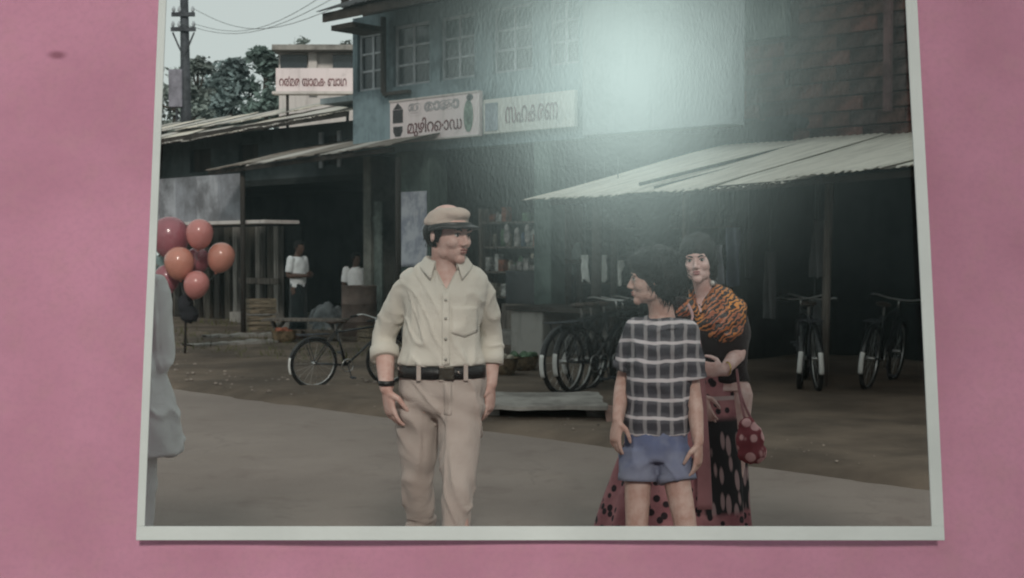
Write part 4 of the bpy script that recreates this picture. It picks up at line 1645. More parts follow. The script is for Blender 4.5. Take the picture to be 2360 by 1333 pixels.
for k, (px, py, dz, lab) in enumerate(((600, 770, 0, 'slatted wooden crate on the ground under the plank stall, lower of two'), (600, 770, .31, 'slatted wooden crate on top of another under the plank stall'), (868, 800, 0, 'slatted wooden crate right of the brown drum'))):
    p = on_ground(px, py)
    t = thing('wooden_crate', lab, 'crate', (p.x, p.y, .06 + dz), R(20 + 9 * k), 'wooden crates by the stalls')
    for z in (.03, .12, .21):
        for y in (-.17, .17):
            MB().box((0, y, z + .025), (.5, .015, .07)).build('slat', crate_m, t)
        for x in (-.2425, .2425):
            MB().box((x, 0, z + .025), (.015, .325, .07)).build('slat', crate_m, t)
    MB().box((0, 0, .012), (.47, .325, .015)).build('base', crate_m, t)
    for x in (-.22, .22):
        for y in (-.15, .15):
            MB().box((x, y, .145), (.03, .025, .27)).build('corner_post', crate_m, t)
# pale door leaf leaning in the left stall
u_, _ = S(868, 560, 6.9)
t = sthing('door_leaf', 'narrow grey green door leaf left of the poster pillar', 'door', u_, 6.9, .1)
for k in range(3):
    MB().bb((u_ - .16 + .107 * k, 6.88 + .006 * (k % 2), .14), (u_ - .06 + .107 * k, 6.92, 2.35)).build('board', mat('grey green door paint', (.16, .19, .175), .8, .35, 3, .4, 30), t)
for z in (.5, 2.0):
    MB().bb((u_ - .16, 6.86, z), (u_ + .155, 6.88, z + .1)).build('batten', mat('grey green door paint', (.16, .19, .175)), t)

# ---- hanging cloths in the shed
cl_ms = [fabric_mat('hung cloth ' + n, c) for n, c in (('white', (.42, .42, .46)), ('blue', (.26, .29, .37)), ('grey', (.16, .165, .17)))]


def hung_cloth(px0, px1, py0, py1, v, mi, label, seed):
    ua, za = S(px0, py0, v)
    ub, zb = S(px1, py1, v)
    t = sthing('hanging_cloth', label, 'cloth', (ua + ub) / 2, v, zb, 'cloths hung in the shed')

    def fn(a, b):
        sag = .85 + .15 * b
        x = (ua + ub) / 2 + (a - .5) * (ub - ua) * (1.0 - .25 * b + .15 * noise.noise(Vector((b * 2, seed, 0))))
        return (x, v + .035 * math.sin(a * 9 + seed + 2 * b) + .03 * noise.noise(Vector((a * 3, b * 3, seed))), zb + (za - zb) * b - .06 * noise.noise(Vector((a * 3, seed, 2))) * (1 - b))
    MB().grid(fn, 18, 20).build('cloth', cl_ms[mi], t, smooth=True, solid=.003)
    MB().tube([((ua + ub) / 2, v, za), ((ua + ub) / 2, v, 2.6)], .006, 5).build('cord', wire_m, t)


hung_cloth(1642, 1672, 565, 655, 6.0, 0, 'white cloth hanging right behind the woman\'s head', 1)
hung_cloth(1672, 1708, 525, 660, 6.2, 1, 'long blue grey cloth hanging right of the woman\'s head', 2)
hung_cloth(1718, 1732, 530, 640, 6.6, 2, 'narrow dim cloth hanging between the blue cloth and the shed post', 3)
hung_cloth(1762, 1786, 580, 735, 6.0, 2, 'long grey cloth hanging in the middle of the dark shed', 4)
cl_ms.append(fabric_mat('hung cloth bright', (.72, .74, .72)))
hung_cloth(1338, 1360, 588, 650, 4.6, 3, 'small white cloth hung left of the awning post', 7)
hung_cloth(1384, 1402, 588, 645, 4.4, 3, 'small white cloth hung right behind the awning post', 8)
hung_cloth(1412, 1436, 600, 660, 4.2, 3, 'bright white cloth hung left of the boy\'s hair', 9)
hung_cloth(1868, 1902, 508, 640, 5.4, 2, 'grey cloth hung beside the shed post', 5)
hung_cloth(1855, 1900, 690, 780, 5.6, 2, 'grey cloth slung low behind the shed bicycles', 6)

# ================================================================== PEOPLE
# local frame of every person: x = right in the picture, y = away from the camera, z = up; the face looks to -y at yaw 0
hair_m = mat('black hair', (.008, .007, .007), .5, .4, 20, .35, 140, spec=.25, stretch=(1, 1, .12))
eye_w = mat('eye white', (.55, .52, .50), .3, .05, 5, 0)
eye_b = mat('eye iris', (.015, .01, .008), .2, .05, 5, 0)


def head_parts(mb, M, h):
    """adds skull, face and ears to mb; M maps unit head coordinates"""
    Rm = M.to_3x3()

    def E(c, r, rot=None):
        c = Vector(c)
        A = Rm if rot is None else Rm @ rot
        mb.ell(M @ c, r, A, 18, 12)
    E((0, .06, .13), (.325, .40, .365))
    E((0, -.08, -.06), (.275, .285, .37))
    E((0, -.13, -.27), (.215, .215, .20))
    E((0, -.29, -.405), (.10, .085, .085))
    for s in (-1, 1):
        E((s * .15, -.235, -.12), (.10, .11, .115))
        E((s * .17, -.06, -.30), (.075, .15, .11))
        E((s * .335, .05, -.03), (.03, .075, .125), Matrix.Rotation(s * R(18), 3, 'Z'))
        E((s * .13, -.325, .085), (.095, .05, .035))
        E((s * .042, -.395, -.158), (.032, .045, .027))
        E((s * .13, -.285, -.005), (.075, .06, .05))
    E((0, -.335, .10), (.10, .05, .05))
    mb.tube([M @ Vector((0, -.335, .06)), M @ Vector((0, -.385, -.04)), M @ Vector((0, -.44, -.13))], [.036 * h, .038 * h, .041 * h], 10, round_=True)
    E((0, -.368, -.245), (.085, .035, .022))
    E((0, -.36, -.288), (.075, .038, .026))


def head_matrix(c, h, yaw=0, pitch=0, roll=0):
    """yaw>0 turns the face to the right of the picture; pitch>0 looks down"""
    return Matrix.Translation(Vector(c)) @ Matrix.Rotation(yaw, 4, 'Z') @ Matrix.Rotation(pitch, 4, 'X') @ Matrix.Rotation(roll, 4, 'Y') @ Matrix.Scale(h, 4)


def face_children(M, h, body, lipcol):
    Rm = M.to_3x3().normalized()
    for s in (-1, 1):
        c = M @ Vector((s * .13, -.318, -.004))
        e = MB().ell(c, (.052 * h, .036 * h, .027 * h), Rm, 14, 10).build('eye', eye_w, body, smooth=True)
        MB().ell(M @ Vector((s * .13, -.345, -.002)), (.026 * h, .012 * h, .025 * h), Rm, 12, 8).build('iris', eye_b, e, smooth=True)
        MB().tube([M @ Vector((s * .065, -.372, .075)), M @ Vector((s * .13, -.375, .098)), M @ Vector((s * .205, -.335, .072))], [(.012 * h, .010 * h), (.015 * h, .012 * h), (.007 * h, .007 * h)], 8, smooth=3, round_=True).build('eyebrow', hair_m, body, smooth=True)
        MB().tube([M @ Vector((s * .075, -.352, .018)), M @ Vector((s * .13, -.362, .034)), M @ Vector((s * .19, -.338, .016))], .007 * h, 6, smooth=3).build('eyelid', hair_m, body, smooth=True)
    lm = skin_mat('lip skin %.2f' % lipcol[0], lipcol)
    MB().ell(M @ Vector((0, -.380, -.246)), (.082 * h, .028 * h, .019 * h), Rm, 16, 8).build('lip', lm, body, smooth=True)
    MB().ell(M @ Vector((0, -.372, -.288)), (.070 * h, .030 * h, .022 * h), Rm, 16, 8).build('lip', lm, body, smooth=True)


def hand_parts(mb, wrist, d, thumb, size=1.0, curl=.5):
    """d: direction from wrist to knuckles, thumb: direction of the thumb side"""
    w = Vector(wrist)
    d = Vector(d).normalized()
    th = Vector(thumb)
    th = (th - d * th.dot(d)).normalized()
    pn = d.cross(th)                      # back/palm axis; fingers curl to -pn or +pn by sign of curl
    sg = 1 if curl >= 0 else -1
    cu = abs(curl)
    pn = pn * sg
    L = .092 * size
    mb.tube([w - d * .02, w + d * .02 * size, w + d * .055 * size, w + d * L], [(.026 * size, .020 * size), (.031 * size, .018 * size), (.040 * size, .0165 * size), (.038 * size, .013 * size)], 14, side=th, smooth=2, round_=True)
    for k, (o, ln) in enumerate(((.030, .072), (.010, .080), (-.010, .075), (-.029, .058))):
        p = w + d * (L - .012 * size) + th * o * size
        dirn = (d + th * o * 1.8).normalized()
        pts, rad = [p], [.0092 * size]
        ang = cu * (.55 + .12 * k)
        for j, f in enumerate((.45, .32, .25)):
            a = ang * (j + .6)
            p = p + (dirn * math.cos(a) + pn * math.sin(a)) * ln * f * size
            pts.append(p)
            rad.append((.0088, .0080, .0066)[j] * size)
        mb.tube(pts, rad, 10, round_=True)
    p = w + d * .025 * size + th * .026 * size
    pts = [p, p + (d * .5 + th * .75 + pn * .35).normalized() * .034 * size, p + (d * .85 + th * .62 + pn * .5).normalized() * .062 * size, p + (d * 1.0 + th * .45 + pn * .6).normalized() * .085 * size]
    mb.tube(pts, [.0145 * size, .0115 * size, .010 * size, .008 * size], 10, round_=True)


def hair_tufts(mb, shell_pts, rng, n, ln, wd, droop):
    for k in range(n):
        p, nr, tg = rng.choice(shell_pts)
        p = p + Vector((rng.gauss(0, .006), rng.gauss(0, .006), rng.gauss(0, .006)))
        t = (tg + Vector((rng.gauss(0, .35), rng.gauss(0, .35), rng.gauss(0, .3)))).normalized()
        side = nr.cross(t).normalized() * wd * rng.uniform(.5, 1.2)
        L = ln * rng.uniform(.6, 1.3)
        pts = []
        vs = []
        for j in range(4):
            f = j / 3
            c = p + t * L * f + nr * (.010 * math.sin(f * 2.5)) + Vector((0, 0, -droop * f * f * L))
            vs += [c - side * (1 - f * .85), c + side * (1 - f * .85)]
        mb.add(vs, [(0, 1, 3, 2), (2, 3, 5, 4), (4, 5, 7, 6)])


def make_hair(body, M, h, rng, style):
    Rm = M.to_3x3()
    mb = MB()

    def E(c, r):
        mb.ell(M @ Vector(c), r, Rm, 20, 14)
    if style == 'mop':
        E((0, .11, .22), (.45, .50, .40))
        E((0, .25, .0), (.43, .40, .44))
        E((0, -.16, .32), (.37, .29, .19))
        E((.27, .05, .06), (.12, .22, .24))
        E((-.27, .05, .06), (.12, .22, .24))
        E((0, .25, -.16), (.29, .20, .20))
    elif style == 'bun':
        E((0, .10, .20), (.40, .45, .40))
        E((.26, .03, .06), (.11, .24, .27))
        E((-.26, .03, .06), (.11, .24, .27))
        E((0, .24, -.05), (.35, .30, .34))
        E((.12, .42, -.16), (.24, .2, .24))
        E((0, -.06, .385), (.27, .22, .10))
        for s_ in (-1, 1):
            E((s_ * .305, -.02, .16), (.085, .18, .24))
            E((s_ * .325, .05, -.08), (.085, .18, .26))
            E((s_ * .27, .16, -.30), (.10, .16, .18))
            E((s_ * .14, -.19, .345), (.15, .10, .07))
    elif style == 'short':
        E((0, .12, .17), (.355, .41, .355))
        E((0, .24, -.02), (.335, .28, .30))
        for s in (-1, 1):
            E((s * .29, .03, .08), (.07, .15, .18))
        E((0, -.12, .33), (.27, .2, .12))
    elif style == 'under_cap':
        E((0, .20, .02), (.335, .30, .28))
        for s in (-1, 1):
            E((s * .295, -.02, .06), (.06, .12, .15))
            E((s * .305, -.04, -.06), (.035, .05, .10))
        E((0, .28, -.13), (.25, .14, .14))
    me = remesh(mb, .008, 3)
    sd = rng.random() * 10
    displace(me, lambda p, n: p + n * (.006 * noise.noise(Vector((p.x * 34 + sd, p.y * 34, p.z * 5))) + .002 * noise.noise(Vector((p.x * 110, p.y * 110, p.z * 9 + sd)))))
    hair = link('hair', me, hair_m, body, True)
    pts = []
    c0 = M @ Vector((0, .12, .30))
    for v in rng.sample(list(me.vertices), min(900, len(me.vertices))):
        p = v.co.copy()
        nr = v.normal.copy()
        tg = Vector((0, 0, -1)) + (p - c0).normalized() * .5
        tg = tg - nr * tg.dot(nr)
        q = M.inverted() @ p
        if q.y < (-.02 if style != 'mop' else -.06) and q.z < .34:
            continue
        if tg.length > .05:
            pts.append((p, nr, tg.normalized()))
    tf = MB()
    hair_tufts(tf, pts, rng, {'mop': 650, 'bun': 160, 'short': 350, 'under_cap': 160}[style], {'mop': .034, 'bun': .022, 'short': .028, 'under_cap': .02}[style], .0035, .25)
    tf.build('hair_strands', hair_m, hair, fix=False)
    return hair


def person(label, loc, J, skin, rz=0, hairstyle='short', detail=True, voxel=.0045, seed=0, headh=.225, group=None, hsize=1.0, lip=(.26, .10, .09)):
    """J: joints. Returns (root, body object)"""
    t = thing('person', label, 'person', loc, rz, group)
    mb = MB()
    M = head_matrix(J['head'], headh, *J.get('turn', (0, 0, 0)))
    head_parts(mb, M, headh)
    nb, hd = Vector(J['neck']), M @ Vector((0, .05, -.22))
    nr = J.get('neck_r', .057)
    mb.tube([nb - Vector((0, 0, .05)), nb, nb.lerp(hd, .5), hd], [nr * 1.35, nr * 1.08, nr * .95, nr * .98], 18, smooth=3)
    mb.rings(J['torso'], 28)
    sL, sR = Vector(J['shL']), Vector(J['shR'])
    ar = J.get('arm_r', (.05, .042, .028))
    for s, e, w, hdn, th, cu in ((J['shL'], J['elL'], J['wrL'], J['hdL'], J['thL'], J.get('cuL', .5)), (J['shR'], J['elR'], J['wrR'], J['hdR'], J['thR'], J.get('cuR', .5))):
        s, e, w = Vector(s), Vector(e), Vector(w)
        mb.tube([s, s.lerp(e, .5), e, e.lerp(w, .35), w], [ar[0], ar[0] * .92, ar[1] * .92, ar[1], ar[2]], 14, smooth=3, round_=True)
        hand_parts(mb, w, hdn, th, hsize, cu)
    for hp, kn, an in ((J['hipL'], J['knL'], J['anL']), (J['hipR'], J['knR'], J['anR'])):
        hp, kn, an = Vector(hp), Vector(kn), Vector(an)
        lr = J.get('leg_r', (.082, .052, .036))
        mb.tube([hp, hp.lerp(kn, .5), kn, kn.lerp(an, .3), an], [lr[0], lr[0] * .85, lr[1], lr[1] * 1.02, lr[2]], 14, smooth=3, round_=True)
        f = Vector(J.get('foot', (0, -1, 0)))
        mb.tube([an + f * -.05 + Vector((0, 0, -.045)), an + f * .06 + Vector((0, 0, -.05)), an + f * .15 + Vector((0, 0, -.062))], [(.034, .03), (.042, .028), (.036, .016)], 12, side=f.cross(Vector((0, 0, 1))), smooth=3, round_=True)
    me = remesh(mb, voxel, 3, .45)
    b = link('body', me, skin_mat('skin %.2f' % skin[0], skin), t, True)
    rng = random.Random(seed)
    if detail:
        face_children(M, headh, b, lip)
    if hairstyle:
        make_hair(b, M, headh, rng, hairstyle)
    return t, b, M


def garment(name, mb, m, parent, voxel=.008, amp=.006, fx=7, fz=4, seed=0, post=None, sm=4, extra=None):
    me = remesh(mb, voxel, sm)
    if amp:
        displace(me, folds(amp, fx, fz, seed=seed))
    if extra:
        displace(me, extra)
    if post:
        displace(me, post)
    return link(name, me, m, parent, True)


def sleeve(mb, s, e, w, frac, r, end_r=None):
    """frac: how far down the forearm the sleeve runs (0..1); negative: ends along the upper arm"""
    s, e, w = Vector(s), Vector(e), Vector(w)
    if frac >= 0:
        p = e.lerp(w, frac)
        mb.tube([s, s.lerp(e, .5), e, p], [r[0], r[1], r[2], end_r or r[2]], 16, smooth=4, round_=False)
        mb.ell(s, r[0] * .92)
        return p, (w - e).normalized()
    p = s.lerp(e, 1 + frac)
    mb.tube([s, s.lerp(p, .5), p], [r[0], r[1], end_r or r[2]], 16, smooth=4)
    mb.ell(s, r[0])
    return p, (e - s).normalized()


def cuff(name, p, d, r, w, m, parent):
    p, d = Vector(p), Vector(d)
    MB().tube([p - d * w, p - d * w * .95, p, p + d * .001], [r * .96, r * 1.06, r * 1.08, r * .9], 20).build(name, m, parent, smooth=True)


def collar(parent, c, r, m, drop=.045, point=.05, open_=.5, tilt=0, yaw=0, stand=.03):
    """folded shirt collar round the neck centre c"""
    c = Vector(c)
    Mz = Matrix.Rotation(yaw, 3, 'Z')
    a0, a1 = -math.pi / 2 + open_, 1.5 * math.pi - open_

    def fn(s, q):
        a = a0 + (a1 - a0) * s
        front = max(0, -math.sin(a))
        edge = abs(2 * s - 1) ** 6
        zt = stand * (1 - .75 * front)
        if q < .34:
            f = q / .34
            rr, z = r * (1.0 + .02 * f), zt * f - .02 * (1 - f)
        else:
            f = (q - .34) / .66
            rr = r * 1.04 + f * (.026 + .012 * edge)
            z = zt - f * (drop + point * edge)
        return c + Mz @ Vector((rr * math.cos(a), rr * math.sin(a) * 1.0 - .012 * front, z))
    MB().grid(fn, 44, 9).build('collar', m, parent, smooth=True, solid=.004)


def shoe(parent, an, f, m, name='shoe'):
    an, f = Vector(an), Vector(f).normalized()
    sd = f.cross(Vector((0, 0, 1)))
    z = Vector((0, 0, 1))
    me = remesh(MB().tube([an - f * .065 - z * .055, an - f * .02 - z * .05, an + f * .08 - z * .062, an + f * .17 - z * .075], [(.036, .036), (.042, .042), (.047, .032), (.038, .02)], 14, side=sd, smooth=3, round_=True).tube([an - z * .04, an + z * .02], [.045, .042], 14), .009, 2)
    link(name, me, m, parent, True)


def patch(obj, fn2, nu, nv, m, name, parent, off=.003, d=(0, 1, 0)):
    """a thin piece of cloth laid on the front of obj; fn2(a,b) -> (x, z)"""
    from mathutils.bvhtree import BVHTree
    me = obj.data
    bv = BVHTree.FromPolygons([v.co.copy() for v in me.vertices], [tuple(p.vertices) for p in me.polygons])

    def fn(a, b):
        x, z = fn2(a, b)
        h = bv.ray_cast(Vector((x, -1.5, z)), Vector(d))
        y = h[0].y if h[0] is not None else 0
        return (x, y - off, z)
    return MB().grid(fn, nu, nv).build(name, m, parent, smooth=True, solid=.003)


# ------------------------------------------------------------------ the man in the cap
khaki = fabric_mat('cream cotton shirt', (.67, .635, .565), .08, col2=(.63, .59, .52))
trous = fabric_mat('beige trouser cloth', (.49, .42, .38), .10, col2=(.42, .35, .315))
belt_m = mat('black belt leather', (.018, .017, .017), .45, .2, 8, .2, 60, spec=.5)
MX, MY, MS = (1018 - 1180) / 575, 5.2, 575.0


def mp(px, py, y=0.0):
    return ((px - 1018) / MS, y, 1.5 + (580 - py) / MS)


J = dict(head=mp(1036, 540, .0), turn=(R(46), R(4), 0), neck=mp(1026, 618, .035), neck_r=.062,
         torso=[(0, .02, .86, .145, .10), (0, .02, .98, .145, .10), (0, .015, 1.1, .135, .10), (.003, .01, 1.22, .135, .105), (.008, .02, 1.32, .160, .100), (.01, .03, 1.385, .145, .08), (.012, .035, 1.43, .095, .06), (.012, .035, 1.45, .06, .05)],
         shL=mp(930, 668, .03), elL=mp(880, 782, .09), wrL=mp(893, 893, -.03), hdL=(.16, -.05, -1), thL=(.55, -.8, 0), cuL=-.55,
         shR=mp(1108, 668, .05), elR=mp(1131, 778, .14), wrR=mp(1129, 890, .09), hdR=(-.02, .02, -1), thR=(-.4, -.9, 0), cuR=.6,
         arm_r=(.042, .040, .029),
         hipL=mp(964, 925, .03), knL=mp(960, 1135, .07), anL=mp(962, 1385, .34),
         hipR=mp(1062, 930, 0), knR=mp(1056, 1135, -.16), anR=mp(1048, 1395, -.22))
man, body, M = person('man in cream shirt, beige trousers and peaked cap walking, head turned right', (MX, MY, 0), J, (.63, .46, .41), hairstyle='under_cap', seed=1, headh=.236, hsize=1.06)
mb = MB()
mb.rings([(0, .02, .995, .165, .118), (0, .02, 1.02, .170, .122), (0, .015, 1.06, .175, .128), (0, .012, 1.12, .155, .120), (.002, .008, 1.2, .150, .120), (.004, .008, 1.27, .156, .120), (.008, .018, 1.33, .178, .118),
          (.008, .026, 1.372, .183, .104), (.008, .030, 1.402, .174, .092), (.010, .034, 1.428, .146, .080), (.012, .036, 1.448, .108, .070), (.013, .038, 1.464, .078, .064)], 36)
pL, dL = sleeve(mb, J['shL'], J['elL'], J['wrL'], .42, (.050, .052, .050), .055)
pR, dR = sleeve(mb, J['shR'], J['elR'], J['wrR'], .60, (.050, .050, .047), .048)


def man_open(p, n):
    # open neck: the cloth falls away inside the V
    if p.y < .03 and p.z > 1.335:
        w = (p.z - 1.335) * .52
        d = w - abs(p.x - (.022 + .0 * p.z))
        if d > 0:
            return p + Vector((0, min(.045, d * 2.6), 0))
    # gathered at the belt
    if p.z < 1.05:
        p = Vector((p.x * .985, .02 + (p.y - .02) * .985, 1.05 - (1.05 - p.z) * .12))
    elif p.z < 1.12:
        k = (1.12 - p.z) / .12
        return p + n * (.010 * math.sin(k * 3.0) * noise.noise(Vector((p.x * 22, p.y * 22, 3))))
    return p


shirt = garment('shirt', mb, khaki, man, .0065, .0085, 11, 6, seed=2, post=man_open)
for p, d, r in ((pL, dL, .056), (pR, dR, .049)):
    cuff('cuff', p, d, r, .05, khaki, shirt)
collar(shirt, (.016, .030, 1.450), .078, khaki, drop=.036, point=.036, open_=.55, yaw=R(4), stand=.032)
patch(shirt, lambda a, b: (.045 + .10 * a, 1.18 + .105 * b - .018 * (1 - abs(2 * a - 1)) * (1 - b)), 10, 8, khaki, 'pocket', shirt, .0012)
patch(shirt, lambda a, b: (.008 + .030 * a, 1.03 + .31 * b), 4, 24, khaki, 'placket', shirt, .004)
btn = mat('shirt button', (.40, .38, .34), .4, .1, 5, 0)
for z in (1.08, 1.16, 1.24, 1.31):
    MB().ell((.023, -.124 if z < 1.3 else -.112, z), (.006, .004, .006), None, 10, 6).build('button', btn, shirt, smooth=True)
mb = MB()
mb.rings([(.0, .03, .835, .120, .09), (0, .025, .875, .158, .118), (0, .02, .93, .174, .126), (0, .02, 1.0, .170, .120), (0, .02, 1.045, .166, .116)], 32)
for hp, kn, an in ((J['hipL'], J['knL'], J['anL']), (J['hipR'], J['knR'], J['anR'])):
    hp, kn, an = Vector(hp), Vector(kn), Vector(an)
    mb.tube([hp + Vector((0, .01, -.0)), hp.lerp(kn, .45), kn, kn.lerp(an, .5), an + Vector((0, 0, .0))], [(.097, .116), (.082, .095), (.058, .068), (.054, .068), (.060, .085)], 18, side=(1, 0, 0), smooth=4)


def crotch_folds(p, n):
    if p.z < 1.0 and p.z > .74:
        k = math.exp(-((p.z - .88) / .07) ** 2)
        a = math.atan2(p.z - .86, p.x - .02)
        return p + n * .006 * k * math.sin((p.z * 60 + p.x * 34))
    if p.z < .40:
        return p + n * .006 * math.sin(p.z * 70 + p.x * 30)
    return p


tr = garment('trousers', mb, trous, man, .008, .013, 8.0, 4.0, seed=5, extra=crotch_folds)
b_ = MB().rings([(0, .02, .998, .172, .124), (0, .02, .998, .178, .130), (0, .02, 1.046, .177, .129), (0, .02, 1.046, .171, .123)], 40, cap=False).build('belt', belt_m, man, smooth=True)
MB().box((.025, -.112, 1.022), (.062, .012, .052)).build('buckle', mat('dull brass buckle', (.10, .09, .075), .4, .2, 8, .1, 40, metal=.8), b_, bevel=.004)
for x in (-.085, .005, .10):
    y = .02 - .133 * math.sqrt(max(0, 1 - (x / .18) ** 2))
    MB().box((x, y, 1.022), (.018, .008, .062)).build('belt_loop', trous, b_, bevel=.003)
patch(tr, lambda a, b: (.015 + .03 * a, .86 + .13 * b), 4, 10, trous, 'fly', tr, .003)
shm = mat('brown shoe leather', (.06, .038, .028), .5, .3, 8, .2, 50)
shoe(man, J['anL'], (0, -1, 0), shm)
shoe(man, J['anR'], (0, -1, .1), shm)
MB().tube([Vector(J['wrL']) + Vector((0, 0, .03)), Vector(J['wrL']) + Vector((0, 0, .012))], .0335, 18).build('watch_strap', belt_m, man, smooth=True)
# cap: soft crown, band and black peak
h = .236
capm = fabric_mat('cream cap cloth', (.47, .39, .335), .1, col2=(.41, .33, .285))
mb = MB()
for c, r in (((0, .07, .27), (.325, .385, .17)), ((0, -.01, .37), (.275, .31, .085)), ((0, .09, .18), (.352, .415, .17)), ((0, -.15, .34), (.26, .21, .12))):
    mb.ell(M @ Vector(c), r, M.to_3x3(), 22, 14)
me = remesh(mb, .007, 4)
displace(me, folds(.004, 12, 8, seed=4))
cap = link('cap', me, capm, man, True)


def peak(s, q):
    a = R(-198) + R(216) * s
    rr = .335 + (.02 + .19 * math.sin(math.pi * s) ** .7) * q
    z = .165 - .03 * q - .14 * (1 - math.sin(math.pi * s)) ** 1.3 - .02 * q * math.sin(math.pi * s)
    return M @ Vector((rr * math.cos(a) * .98, .02 + rr * math.sin(a) * 1.08, z + .02))


MB().grid(peak, 40, 6).build('peak', belt_m, cap, smooth=True, solid=.008)
MB().grid(lambda s, q: M @ Vector((.352 * math.cos(R(-200) + R(220) * s), .02 + .40 * math.sin(R(-200) + R(220) * s), .13 + .09 * q - .10 * (1 - math.sin(math.pi * s)) ** 1.3)), 40, 2).build('cap_band', belt_m, cap, smooth=True, solid=.006)

# ------------------------------------------------------------------ the boy in the plaid shirt
BX, BYY, BS = (1515 - 1180) / 600, 5.0, 600.0


def bpx(px, py, y=0.0):
    return ((px - 1515) / BS, y, 1.5 + (580 - py) / BS)


J = dict(head=bpx(1502, 641, .0), turn=(R(-92), R(4), 0), neck=bpx(1527, 722, .03), neck_r=.046,
         torso=[(.005, .02, .70, .105, .078), (.005, .02, .85, .105, .075), (.008, .02, 1.0, .098, .072), (.012, .02, 1.12, .095, .070), (.016, .028, 1.19, .075, .05), (.018, .03, 1.24, .05, .04)],
         shL=bpx(1469, 764, .05), elL=bpx(1443, 880, .10), wrL=bpx(1424, 965, -.02), hdL=(-.15, -.15, -1), thL=(.5, -.8, 0), cuL=-.5,
         shR=bpx(1580, 768, .02), elR=bpx(1601, 905, .02), wrR=bpx(1606, 1015, -.05), hdR=(0, -.05, -1), thR=(-.5, -.8, 0), cuR=.5,
         arm_r=(.035, .032, .023), leg_r=(.060, .044, .031),
         hipL=bpx(1474, 1040, .02), knL=bpx(1468, 1215, -.02), anL=bpx(1462, 1425, .04),
         hipR=bpx(1550, 1040, .02), knR=bpx(1578, 1215, -.06), anR=bpx(1588, 1430, -.02))
boy, body, M = person('boy in black and white plaid shirt and faded jeans, face in profile', (BX, BYY, 0), J, (.54, .39, .34), hairstyle='mop', seed=2, headh=.205, hsize=.88)
mb = MB()
mb.rings([(.0, .02, .795, .126, .096), (.0, .02, .83, .125, .095), (.004, .02, .92, .122, .094), (.008, .02, 1.02, .124, .096), (.012, .02, 1.12, .124, .094), (.015, .024, 1.18, .116, .086), (.017, .028, 1.215, .088, .07), (.018, .03, 1.245, .062, .05)], 32)
pL, dL = sleeve(mb, J['shL'], J['elL'], J['wrL'], -.22, (.052, .052, .052), .054)
pR, dR = sleeve(mb, J['shR'], J['elR'], J['wrR'], -.22, (.052, .053, .054), .056)
plaid = plaid_mat()


def boy_open(p, n):
    if p.y < .03 and p.z > 1.185:
        w = (p.z - 1.185) * .5
        d = w - abs(p.x + .012)
        if d > 0:
            return p + Vector((0, min(.03, d * 2.2), 0))
    return p


bs = garment('shirt', mb, plaid, boy, .007, .010, 9, 5, seed=12)
cuff('sleeve_hem', pL, dL, .054, .018, plaid, bs)
cuff('sleeve_hem', pR, dR, .056, .018, plaid, bs)
collar(bs, (.016, .026, 1.222), .056, plaid, drop=.038, point=.035, open_=.5, yaw=R(-75), stand=.022)
mb = MB()
mb.rings([(.0, .02, .70, .112, .088), (0, .02, .76, .122, .096), (0, .02, .82, .118, .090)], 28)
for hp, kn in ((J['hipL'], J['knL']), (J['hipR'], J['knR'])):
    hp, kn = Vector(hp), Vector(kn)
    k_ = (hp.z - .615) / (hp.z - kn.z)
    mb.tube([hp, hp.lerp(kn, k_ * .5), hp.lerp(kn, k_)], [(.072, .086), (.071, .082), (.070, .080)], 20, side=(1, 0, 0), smooth=4)
jn = garment('denim_shorts', mb, jeans_mat(), boy, .007, .007, 9, 6, seed=15)
for hp, kn in ((J['hipL'], J['knL']), (J['hipR'], J['knR'])):
    hp, kn = Vector(hp), Vector(kn)
    k_ = (hp.z - .615) / (hp.z - kn.z)
    cuff('shorts_hem', hp.lerp(kn, k_), (kn - hp).normalized(), .072, .03, jn.data.materials[0], jn)
shoe(boy, J['anL'], (-.3, -1, 0), shm)
shoe(boy, J['anR'], (-.3, -1, 0), shm)

# ------------------------------------------------------------------ the woman
WX, WY, WS = (1650 - 1180) / 500, 6.0, 500.0


def wpx(px, py, y=0.0):
    return ((px - 1650) / WS, y, 1.5 + (580 - py) / WS)


J = dict(head=wpx(1607, 599, -.02), turn=(R(-16), R(2), R(-4)), neck=wpx(1630, 682, .04), neck_r=.046,
         torso=[(.03, .03, .86, .13, .10), (.03, .03, .95, .105, .08), (.025, .025, 1.05, .118, .095), (.02, .015, 1.14, .135, .11), (.005, .03, 1.23, .135, .085), (-.02, .04, 1.275, .075, .055)],
         shL=wpx(1572, 712, .05), elL=wpx(1580, 850, .06), wrL=wpx(1608, 905, -.10), hdL=(.3, -.3, -1), thL=(.6, -.6, .2), cuL=-.5,
         shR=wpx(1684, 712, .04), elR=wpx(1702, 812, -.02), wrR=wpx(1655, 848, -.17), hdR=(-1, -.15, .12), thR=(0, -.2, 1), cuR=.6,
         arm_r=(.042, .037, .025), leg_r=(.08, .05, .035),
         hipL=(-.06, .03, .84), knL=(-.12, -.02, .47), anL=(-.14, .02, .09),
         hipR=(.10, .03, .84), knR=(.08, -.02, .47), anR=(.06, .0, .09))
J['arm_r'] = (.040, .036, .025)
wom, body, M = person('woman in orange striped shawl and long printed skirt behind the boy', (WX, WY, 0), J, (.66, .50, .47), hairstyle='bun', seed=3, headh=.212, hsize=.9, lip=(.34, .11, .12))
black_c = fabric_mat('black bodice cloth', (.022, .014, .016), .3)
mb = MB()
mb.rings([(.035, .03, .90, .128, .10), (.033, .03, .96, .115, .09), (.028, .025, 1.05, .126, .102), (.022, .014, 1.13, .144, .120), (.012, .025, 1.2, .142, .102), (.0, .035, 1.245, .118, .075), (-.015, .04, 1.27, .08, .055)], 30)
sleeve(mb, J['shL'], J['elL'], J['wrL'], -.45, (.058, .062, .055), .056)
